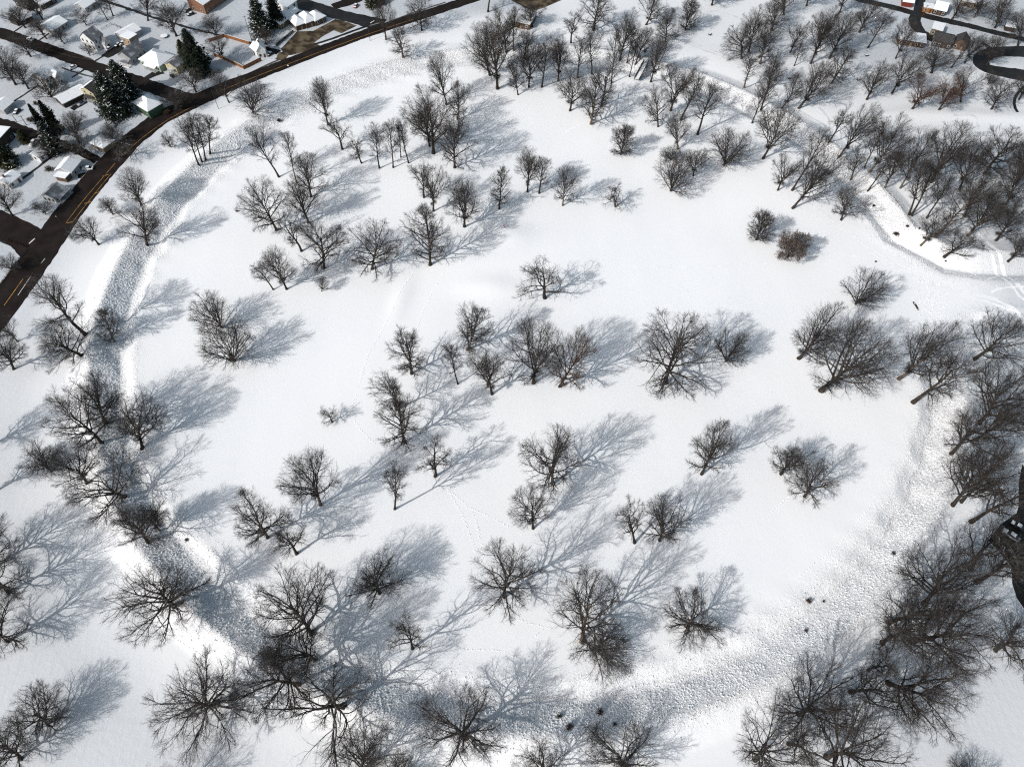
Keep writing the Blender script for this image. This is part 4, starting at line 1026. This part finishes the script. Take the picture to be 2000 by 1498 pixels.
house((108, 70), (136, 52), 10.5, 2.9, 1.7, 'snow-roofed ranch house with a shaded long wall', 'grey', win=4, side_win=2)
house((46, 50), (67, 41), 8.5, 2.8, 1.6, 'dark cottage with a snow cap among yard trees', 'dark', win=2)
house((22, 46), (37, 52), 7.0, 2.2, 1.2, 'low black-roofed shed beside the dark cottage', 'dark', cover='shingle_dark', win=0, side_win=0, name='shed', cat='shed', door=False)
house((33, 12), (58, 22), 9.0, 3.0, 1.8, 'dark brown building at the top corner', 'dark', cover='shingle_dark', win=3)
house((85, 20), (112, 5), 8.0, 2.8, 1.6, 'low house in the shade by the top edge', 'dark', win=3)
house((170, 26), (190, 14), 8.0, 2.9, 1.8, 'small gabled house with a pale end by the alley', 'grey', win=2, side_win=1)
house((403.5, 29), (450, -4), 12.0, 5.6, 2.0, 'brown brick hall with a tan stone end wall', 'brick', win=5, side_win=2, door=False, name='hall', cat='building')
house((550, 59), (586, 32), 9.0, 3.2, 1.8, 'olive house with a snowy roof and upper dormers, behind the dark pines', 'olive', win=3, side_win=2, chimney=True)
house((563, 38), (584, 23), 8.5, 6.4, 2.2, 'white upper-storey block rising behind the olive house', 'white', storeys=2, win=2, side_win=1, door=False)
house((581, 62), (600, 55), 9.0, 3.2, 2.6, 'front bay of the modern house with a pointed snowy hip', 'brown', roof='hip', win=1, side_win=2)
house((600, 57), (620, 49), 10.0, 3.3, 2.8, 'middle bay of the modern house with two snowy ridges', 'brown', roof='hip', win=1, side_win=0)
house((618, 52), (638, 42), 9.0, 3.1, 2.4, 'last bay of the modern house nearest the mulched yard corner', 'brown', roof='hip', win=2, side_win=0, door=False)
house((506, 115), (522, 112), 6.5, 4.6, 2.6, 'white gabled house inside the orange fence corner', 'white', ridge='v', storeys=1, win=2, side_win=2, wing=None, chimney=True)
house((492, 104), (504, 112), 6.0, 3.4, 1.8, 'low snowy back wing of the white gabled house', 'white', win=1, side_win=0)
house((268, 216), (296, 233), 8.5, 4.6, 3.0, 'dark green hip-roofed house at the crossroads corner', 'green', roof='hip', win=3, storeys=1)
house((181, 288), (206, 299), 7.0, 2.7, 1.5, 'small hip-roofed house with an orange-brown front beside the main road', 'tan', roof='hip', win=3)
house((146, 348), (164, 326), 8.0, 3.4, 1.9, 'white garage building with a broad snowy roof by the main road', 'grey', win=2, side_win=1)
house((133, 357), (145, 344), 5.5, 2.6, .1, 'flat snow-covered lean-to joining the garage building', 'brown', roof='flat', win=0, side_win=0, door=False, name='shed', cat='shed')
house((112, 398), (133, 376), 6.5, 3.1, 1.7, 'white porch house with snowy front steps on the corner lawn', 'white', cover='shingle_grey', win=3, side_win=3, porch=(.5, 8.5, 2.4, 2.6, 'front'))
house((23, 371), (46, 352), 6.5, 2.9, 1.6, 'long white bungalow with a dark chimney pipe', 'white', win=2, side_win=1, chimney=True)
house((82, 318), (101, 303), 6.0, 2.8, 1.6, 'small white shed with a bright gable end', 'white', win=2, side_win=1, name='shed', cat='shed')
house((2, 300), (31, 268), 14.0, 5.0, .4, 'large flat-roofed corner building behind the wide low evergreen', 'dark', roof='flat', win=3)
house((13, 225), (32, 209), 7.5, 2.9, 1.7, 'grey shed with a snowy roof beside the parked dark car', 'grey', win=0, side_win=1, name='shed', cat='shed')
house((1760, 13), (1780, 16), 7.0, 3.0, 2.0, 'dark red barn with a white roof across the upper street', 'red', win=0, side_win=0, name='barn', cat='barn')
house((1801, 24), (1819, 27), 5.0, 2.6, .2, 'orange-walled flat annex beside the white-roofed house', 'orange', roof='flat', win=2, side_win=0, cover='snow_cap')
house((1820, 28), (1843, 33), 11.0, 3.0, 2.0, 'house with a broad clean white roof across the upper street', 'dark', win=3, side_win=0)
house((1751, 87), (1803, 95), 9.0, 2.9, .2, 'long flat-roofed brown shed with pale roof joints', 'brown', roof='flat', win=5, side_win=1, name='shed', cat='shed')
house((1815, 68), (1834, 73), 8.0, 3.4, .2, 'olive-walled block with a white flat roof by the curved drive', 'olive', roof='flat', win=2, side_win=1)
house((1818, 90), (1854, 98), 9.0, 3.6, 1.6, 'dark-roofed house at the end of the curved drive', 'dark', cover='shingle_dark', win=4)
house((1857, 94), (1881, 101), 8.0, 3.4, 2.6, 'brown gabled house with a lit gable end', 'brown', ridge='v', cover='shingle_dark', cover2='shingle_dark', win=2, side_win=1)
house((1876, 12), (1906, 18), 9.0, 3.0, 2.0, 'pale house cut by the top edge among the dark trees', 'tan', win=3)
house((1960, 60), (1978, 64), 6.0, 2.6, 1.2, 'small snow-topped shed on the far lawn', 'dark', win=0, side_win=0, name='shed', cat='shed', door=False)
house((999, 52), (1034, 59), 11.0, 3.0, .2, 'flat-roofed park shelter dusted with snow beside the mulched lot', 'brown', roof='flat', win=3, side_win=2, name='park_shelter', cat='shelter')

# ------------------------------------------------------------------ cars
def car_meshes():
    def loft(secs):
        m = MB(); n = len(secs[0]); k = 0
        for s_ in secs: m.v += s_
        for i in range(len(secs) - 1):
            for j in range(n): m.f.append([i * n + j, i * n + (j + 1) % n, (i + 1) * n + (j + 1) % n, (i + 1) * n + j])
        m.f.append(list(range(n))[::-1]); m.f.append([(len(secs) - 1) * n + j for j in range(n)]); return m
    def sec(x, w, z0, z1): return [(x, -w, z0), (x, w, z0), (x, w * 1.03, (z0 + z1) / 2), (x, w * .9, z1), (x, -w * .9, z1), (x, -w * 1.03, (z0 + z1) / 2)]
    body = loft([sec(-2.2, .78, .35, .72), sec(-2.1, .86, .28, .82), sec(-.9, .9, .25, .92), sec(1.5, .9, .25, .95), sec(2.15, .84, .3, .9), sec(2.25, .76, .4, .8)])
    cab = loft([sec(-.95, .80, .90, .93), sec(-.35, .72, .9, 1.42), sec(.9, .72, .9, 1.45), sec(1.75, .78, .9, .97)])
    caps = MB(); caps.slab([(-.35, -.66, 1.56), (.95, -.66, 1.58), (.95, .66, 1.58), (-.35, .66, 1.56)], .12); caps.slab([(-2.0, -.7, .96), (-1.0, -.74, 1.03), (-1.0, .74, 1.03), (-2.0, .7, .96)], .09)
    wh = MB(); wh.tube([(0, -.1, 0), (0, .1, 0)], .32, 12)
    return body, cab, caps, wh
CARB = None
def car(px, py, aim, paint, label, cap=True, long=1.0, tall=1.0, name='parked_car', cat='car'):
    A, B = g2(px, py), g2(*aim); rz = math.atan2((B - A).y, (B - A).x)
    root = empty(name, (A.x, A.y, .03), rz); root.scale = (long, 1.05, tall); tag(root, label, cat, 'vehicles parked around the houses')
    body, cab, caps, wh = car_meshes()
    body.build('body', 'paint_' + paint, root, bevel=.05); cab.build('cabin', 'glass_dark', root, bevel=.03)
    if cap: caps.build('snow_cap', 'snow_cap', root, bevel=.05)
    o0 = None
    for x in (-1.4, 1.4):
        for y in (-.82, .82):
            w = MB(); w.tube([(x, y - .1, .32), (x, y + .1, .32)], .32, 12); w.build('wheel', 'rubber', root)
car(68, 282, (80, 270), 'white', 'white van under snow beside the small round evergreen', long=1.25, tall=1.35, name='parked_van', cat='van')
car(81, 271, (92, 262), 'white', 'white car at the end of the narrow street', cap=True)
car(172, 331, (190, 330), 'white', 'snow-covered pickup on the drive by the garage building', long=1.15, name='pickup_truck', cat='pickup')
car(213, 98, (225, 90), 'silver', 'car in front of the two-storey white house, nearest the street')
car(231, 90, (241, 83), 'black', 'dark car before the long low barn')
car(240, 87, (250, 81), 'silver', 'snow-topped car alongside the barn wall')
car(143, 134, (151, 130), 'white', 'white car parked beside the street across from the two-storey house')
car(34, 220, (42, 212), 'black', 'dark car with a snowy roof by the grey shed')
car(366, 23, (374, 18), 'black', 'black car beside the stone end wall of the hall')
car(373, 30, (383, 26), 'black', 'second dark car closer to the alley by the hall')
car(60, 79, (75, 84), 'silver', 'snowy car parked on the upper street kerb')
car(528, 108, (538, 102), 'black', 'black car tucked beside the white gabled house')
car(695, 14, (700, 6), 'red', 'dark red car by the top junction driveway')
car(160, 204, (168, 199), 'silver', 'car stored under the open carport', cap=False)
car(1972, 1046, (1990, 1058), 'silver', 'snow-dusted pickup standing in the dark car park', long=1.25, tall=1.15, name='pickup_truck', cat='pickup')
car(1985, 1028, (2003, 1040), 'black', 'black car behind the snow-dusted pickup in the car park')
car(1966, 1077, (1984, 1086), 'black', 'black car with snow bars at the car park edge')

# ------------------------------------------------------------------ fences, poles, street furniture
def fence(pts, h, label, m='cedar', board=.16, post_gap=2.4, rails=False, name='fence'):
    P = [g2(*p) for p in pts]; root = empty(name, (P[0].x, P[0].y, 0)); tag(root, label, 'fence'); O = P[0]
    if not rails:
        pan = MB(); top = MB()
    rl = MB()
    for a, b in zip(P[:-1], P[1:]):
        d = (b - a); L = d.length; d.normalize(); n = Vector((-d.y, d.x)); k = max(1, int(L / post_gap))
        for i in range(k + 1):
            c = a + d * (L * i / k) - O; po = MB(); po.box(c.x - .07, c.y - .07, -.1, c.x + .07, c.y + .07, h + .12); po.build('post', m, root)
        if rails:
            for z in (h * .45, h * .9):
                s, e_ = a - O, b - O; rl.slab([(s.x - n.x * .03, s.y - n.y * .03, z), (e_.x - n.x * .03, e_.y - n.y * .03, z), (e_.x + n.x * .03, e_.y + n.y * .03, z), (s.x + n.x * .03, s.y + n.y * .03, z)], .1)
        else:
            q = int(L / board)
            for i in range(q):
                s = a + d * (L * i / q) - O; e_ = a + d * (L * (i + .93) / q) - O; hh = h + (.03 if i % 2 else 0)
                pan.slab([(s.x + n.x * .075, s.y + n.y * .075, hh), (e_.x + n.x * .075, e_.y + n.y * .075, hh), (e_.x + n.x * .1, e_.y + n.y * .1, hh), (s.x + n.x * .1, s.y + n.y * .1, hh)], hh)
            s, e_ = a - O, b - O; top.slab([(s.x + n.x * .02, s.y + n.y * .02, h + .16), (e_.x + n.x * .02, e_.y + n.y * .02, h + .16), (e_.x + n.x * .15, e_.y + n.y * .15, h + .16), (s.x + n.x * .15, s.y + n.y * .15, h + .16)], .12)
    if rails: rl.build('rail', m, root)
    else: pan.build('board_panel', m, root); top.build('snow_cap', 'snow_cap', root)
fence([(488, 88), (439, 73), (409, 83)], 1.9, 'orange cedar board fence along the alley side of the white gabled house')
fence([(419, 110), (448, 122), (477, 136), (511, 119)], 1.9, 'orange cedar board fence with a corner towards the main road')
fence([(199, 60), (209, 54), (218, 49), (230, 54), (243, 60)], 1.3, 'post fence around the lawn of the two-storey white house', 'pole_wood', rails=True, post_gap=2.6)
fence([(2, 556), (28, 519), (53, 488)], .9, 'low dark railing along the parking strip by the junction', 'iron', rails=True, post_gap=1.6)
fence([(90, 92 + 5), (140, 112), (180, 128 - 9)], .5, 'low garden edging on the upper street strip', 'pole_wood', rails=True, post_gap=4)
for i, t in enumerate(np.linspace(0, 1, 12)):
    p = at(541 + 31 * t, 90 - 26 * t); o = obj('shrub', SHR[i % 4]); o.location = p; o.scale = (.55, .55, .8)
    tag(o, 'small clipped bush in the row edging the mulched yard', 'shrub', 'clipped bushes edging the mulched yard')
for i, t in enumerate(np.linspace(0, 1, 7)):
    p = at(16 + 36 * t, 470 + 13 * t); o = obj('shrub', SHR[(i + 1) % 4]); o.location = p; o.scale = (.45, .45, .55)
    tag(o, 'tiny bush in the snowy strip between lane and pavement', 'shrub', 'tiny bushes in the snowy roadside strip')
def pole(b, t, label, kind='utility_pole', arm=None):
    base = at(*b); best = min((abs(proj(base + np.array([0, 0, h]))[1] - t[1]), h) for h in np.arange(2, 16, .2)); h = best[1]
    root = empty(kind, base); tag(root, label, kind.replace('_', ' '), 'poles and lamps along the streets')
    m = MB(); m.tube([(0, 0, -.2), (0, 0, h)], [.17, .11] if kind == 'utility_pole' else [.12, .07], 8); m.build('pole', 'pole_wood' if kind == 'utility_pole' else 'iron', root)
    a = MB(); r = math.radians(arm or 20); c, s = math.cos(r), math.sin(r)
    if kind == 'utility_pole':
        a.tube([(-c * 1.1, -s * 1.1, h - .6), (c * 1.1, s * 1.1, h - .6)], .07, 6); a.build('crossarm', 'pole_wood', root)
        for k in (-1, -.5, .5, 1):
            i_ = MB(); i_.tube([(c * k, s * k, h - .54), (c * k, s * k, h - .35)], .05, 6); i_.build('insulator', 'siding_grey', root)
    else:
        a.tube([(0, 0, h - .1), (c * 1.0, s * 1.0, h + .25), (c * 2.2, s * 2.2, h + .3)], .05, 6); a.build('arm', 'iron', root)
        l = MB(); l.tube([(c * 2.1, s * 2.1, h + .27), (c * 2.8, s * 2.8, h + .25)], [.1, .16], 8); l.build('lamp_head', 'siding_grey', root)
pole((214, 250), (199, 222), 'utility pole on the lawn above the small hip-roofed house')
pole((33, 239), (23, 223), 'first utility pole by the narrow street, nearer the grey shed'); pole((52, 245), (42, 226), 'second utility pole by the narrow street, nearer the evergreens')
pole((492, 80), (476, 31), 'tall utility pole behind the orange fence'); pole((143.5, 470), (122, 430), 'street lamp reaching over the road junction', 'street_lamp', 135)
pole((723, 80), (719, 55), 'street lamp at the upper side-street junction', 'street_lamp', 60); pole((427, 213), (414, 174), 'street lamp at the crossroads on the main road', 'street_lamp', 100)
pole((100, 440), (95, 428), 'small street lamp on the corner lawn', 'street_lamp', 200); pole((1935, 38), (1943, 2), 'utility pole beyond the upper street')
pole((1801, 34), (1817, 10), 'utility pole at the upper junction beside the orange annex')
def post_sign(b, h, label):
    base = at(*b); root = empty('road_sign', base); tag(root, label, 'road sign')
    m = MB(); m.tube([(0, 0, -.2), (0, 0, h)], .05, 6); m.build('post', 'iron', root); s = MB(); s.box(-.35, -.03, h - .1, .35, .03, h + .5); s.build('panel', 'siding_white', root)
post_sign((564, 135), 1.7, 'small pale road sign on the verge of the upper road'); post_sign((197, 393), 1.7, 'small road sign at the verge by the yellow hatching'); post_sign((150, 461), 1.2, 'low sign beside the street lamp at the junction')
# trampoline
b = at(321, 73); root = empty('trampoline', b); tag(root, 'round snow-covered trampoline on the big back lawn', 'trampoline')
m = MB(); m.tube([(0, 0, .72), (0, 0, .86)], 2.0, 24); m.build('bed', 'snow_cap', root); m = MB(); m.tube([(2.1 * math.cos(a), 2.1 * math.sin(a), .72) for a in np.linspace(0, 6.2832, 25)], .06, 6); m.build('rim', 'iron', root)
for k in range(6):
    m = MB(); a = k * 1.047; m.tube([(2 * math.cos(a), 2 * math.sin(a), -.1), (2 * math.cos(a), 2 * math.sin(a), .72)], .05, 6); m.build('leg', 'iron', root)
def table(b, rz, label):
    p = at(*b); root = empty('picnic_table', p, rz); tag(root, label, 'picnic table', 'picnic tables in the snow')
    m = MB(); m.box(-.95, -.38, .70, .95, .38, .76); m.build('table_top', 'pole_wood', root); m = MB(); m.box(-.9, -.33, .762, .9, .33, .83); m.build('snow_cap', 'snow_cap', root)
    for s in (-1, 1):
        m = MB(); m.box(-.95, s * .72 - .14, .42, .95, s * .72 + .14, .47); m.build('bench_seat', 'pole_wood', root)
        m = MB(); m.slab([(s * .6, -.8, .42), (s * .6 + .08, -.8, .42), (s * .6 + .08, .8, .42), (s * .6, .8, .42)], .08); m.slab([(s * .6, -.3, .70), (s * .6 + .08, -.3, .70), (s * .6 + .08, .3, .70), (s * .6, .3, .70)], .74); m.build('leg', 'pole_wood', root)
table((1692, 110), .4, 'picnic table on open snow beside the leaning thin tree'); table((1676, 157), .9, 'picnic table under the thick tree on the wood edge'); table((1541, 154), .1, 'picnic table in the clearing within the outer wood')
table((1386, 69), .7, 'picnic table alone on the snow by the ski tracks')
# lying timber at the lower gateway
a, b = at(1783, 591), at(1793, 606); m = MB(); m.tube([tuple(a + [0, 0, .25]), tuple((a + b) / 2 + [.1, 0, .3]), tuple(b + [0, 0, .22])], [.30, .33, .27], 9)
tag(m.build('log', 'bark'), 'dark fallen log lying at the lower gateway bank end', 'log')
a, b = at(1195, 930), at(1203, 937)
# footbridge over the ditch and bank
A, B = at(1243, 159), at(1262, 122); root = empty('footbridge', (A[0], A[1], 0), math.atan2(B[1] - A[1], B[0] - A[0])); tag(root, 'dark-railed footbridge climbing over the ditch at the far grove', 'footbridge')
Lb = math.hypot(B[0] - A[0], B[1] - A[1]); zb = 1.0; ns = int(Lb / .5)
def deck_z(x): return 1.1 + 1.6 * x / Lb
m = MB()
for i in range(ns): x = Lb * i / ns; m.box(x, -1.3, deck_z(x) - .1, x + Lb / ns * .9, 1.3, deck_z(x))
for y in (-1.0, 1.0): m.slab([(0, y - .12, .98), (Lb, y - .12, 2.58), (Lb, y + .12, 2.58), (0, y + .12, .98)], .25)
m.build('deck', 'pole_wood', root); m = MB(); m.slab([(0, -1.0, 1.2), (Lb, -1.0, 2.8), (Lb, 1.0, 2.8), (0, 1.0, 1.2)], .06); m.build('snow_cap', 'snow_cap', root)
for y in (-1.35, 1.35):
    m = MB()
    for z in (.35, .7, 1.05): m.slab([(0, y - .06, deck_z(0) + z), (Lb, y - .06, deck_z(Lb) + z), (Lb, y + .06, deck_z(Lb) + z), (0, y + .06, deck_z(0) + z)], .22)
    for i in range(0, ns + 1, 3): x = Lb * i / ns; m.box(x - .07, y - .08, -1.2, x + .07, y + .08, deck_z(x) + 1.15)
    m.build('railing', 'iron', root)
a = at(1260, 103); m = MB(); m.box(a[0] - .6, a[1] - .3, a[2] - .1, a[0] + .6, a[1] + .3, a[2] + 1.3); m.box(a[0] - .7, a[1] - .4, a[2] + 1.3, a[0] + .7, a[1] + .4, a[2] + 1.42)
tag(m.build('information_stand', 'iron', bevel=.03), 'black box-like information stand behind the footbridge', 'information stand')

# ------------------------------------------------------------------ people
def person(b, label, jacket, face):
    p = at(*b); root = empty('person', p, face); tag(root, label, 'person', 'people walking in the snow')
    J = {'pel': (0, 0, .95), 'wst': (0, 0, 1.12), 'chs': (0, .01, 1.35), 'nck': (0, 0, 1.50), 'hd1': (0, .02, 1.60), 'hd2': (0, .02, 1.74),
         'hl': (-.10, 0, .92), 'kl': (-.12, .10, .50), 'al': (-.12, .02, .08), 'tl': (-.12, .18, .04), 'hr': (.10, 0, .92), 'kr': (.12, .02, .50), 'ar': (.12, -.16, .08), 'tr': (.12, 0, .04),
         'sl': (-.19, 0, 1.43), 'el': (-.27, -.06, 1.16), 'wl': (-.27, .08, .93), 'gl': (-.27, .12, .84), 'sr': (.19, 0, 1.43), 'er': (.27, .02, 1.16), 'wr': (.27, .16, .97), 'gr': (.27, .20, .89)}
    rad = dict(pel=.15, wst=.14, chs=.17, nck=.06, hd1=.085, hd2=.075, hl=.10, kl=.065, al=.045, tl=.04, hr=.10, kr=.065, ar=.045, tr=.04, sl=.075, el=.052, wl=.04, gl=.035, sr=.075, er=.052, wr=.04, gr=.035)
    def skin(name, edges, grow_, m, par):
        ks = []; [ks.append(k) for e in edges for k in e if k not in ks]
        me = bpy.data.meshes.new(name); me.from_pydata([J[k] for k in ks], [(ks.index(a), ks.index(b_)) for a, b_ in edges], []); o = obj(name, me, par)
        s = o.modifiers.new('skin', 'SKIN'); sv = me.skin_vertices[0].data
        for i, k in enumerate(ks): sv[i].radius = (rad[k] + grow_,) * 2; sv[i].use_root = (i == 0)
        ss = o.modifiers.new('sub', 'SUBSURF'); ss.levels = 1; ss.render_levels = 2; me.materials.append(MAT[m]); return o
    skin('body', [('pel', 'wst'), ('wst', 'chs'), ('chs', 'nck'), ('nck', 'hd1'), ('hd1', 'hd2'), ('pel', 'hl'), ('hl', 'kl'), ('kl', 'al'), ('al', 'tl'), ('pel', 'hr'), ('hr', 'kr'), ('kr', 'ar'), ('ar', 'tr'),
                  ('chs', 'sl'), ('sl', 'el'), ('el', 'wl'), ('wl', 'gl'), ('chs', 'sr'), ('sr', 'er'), ('er', 'wr'), ('wr', 'gr')], 0, 'skin', root)
    skin('jacket', [('pel', 'wst'), ('wst', 'chs'), ('chs', 'sl'), ('sl', 'el'), ('el', 'wl'), ('chs', 'sr'), ('sr', 'er'), ('er', 'wr')], .035, jacket, root)
    skin('trousers', [('pel', 'hl'), ('hl', 'kl'), ('kl', 'al'), ('al', 'tl'), ('pel', 'hr'), ('hr', 'kr'), ('kr', 'ar'), ('ar', 'tr')], .025, 'cloth_dark', root)
    h = MB(); n = 10
    for i in range(5):
        f = i / 4 * 1.45; r = .115 * math.cos(f) + .004; z = 1.69 + .13 * math.sin(f)
        for j in range(n): h.v.append((r * math.cos(6.2832 * j / n), .01 + r * math.sin(6.2832 * j / n), z))
    for i in range(4):
        for j in range(n): h.f.append([i * n + j, i * n + (j + 1) % n, (i + 1) * n + (j + 1) % n, (i + 1) * n + j])
    h.f.append([4 * n + j for j in range(n)]); h.build('hat', jacket, root, smooth=True)
person((984.5, 444.5), 'person in a dark red coat walking alone near the central mound', 'jacket_red', 2.4)
person((807, 92), 'person in dark clothes standing beyond the broad roadside tree', 'cloth_dark', 1.0)
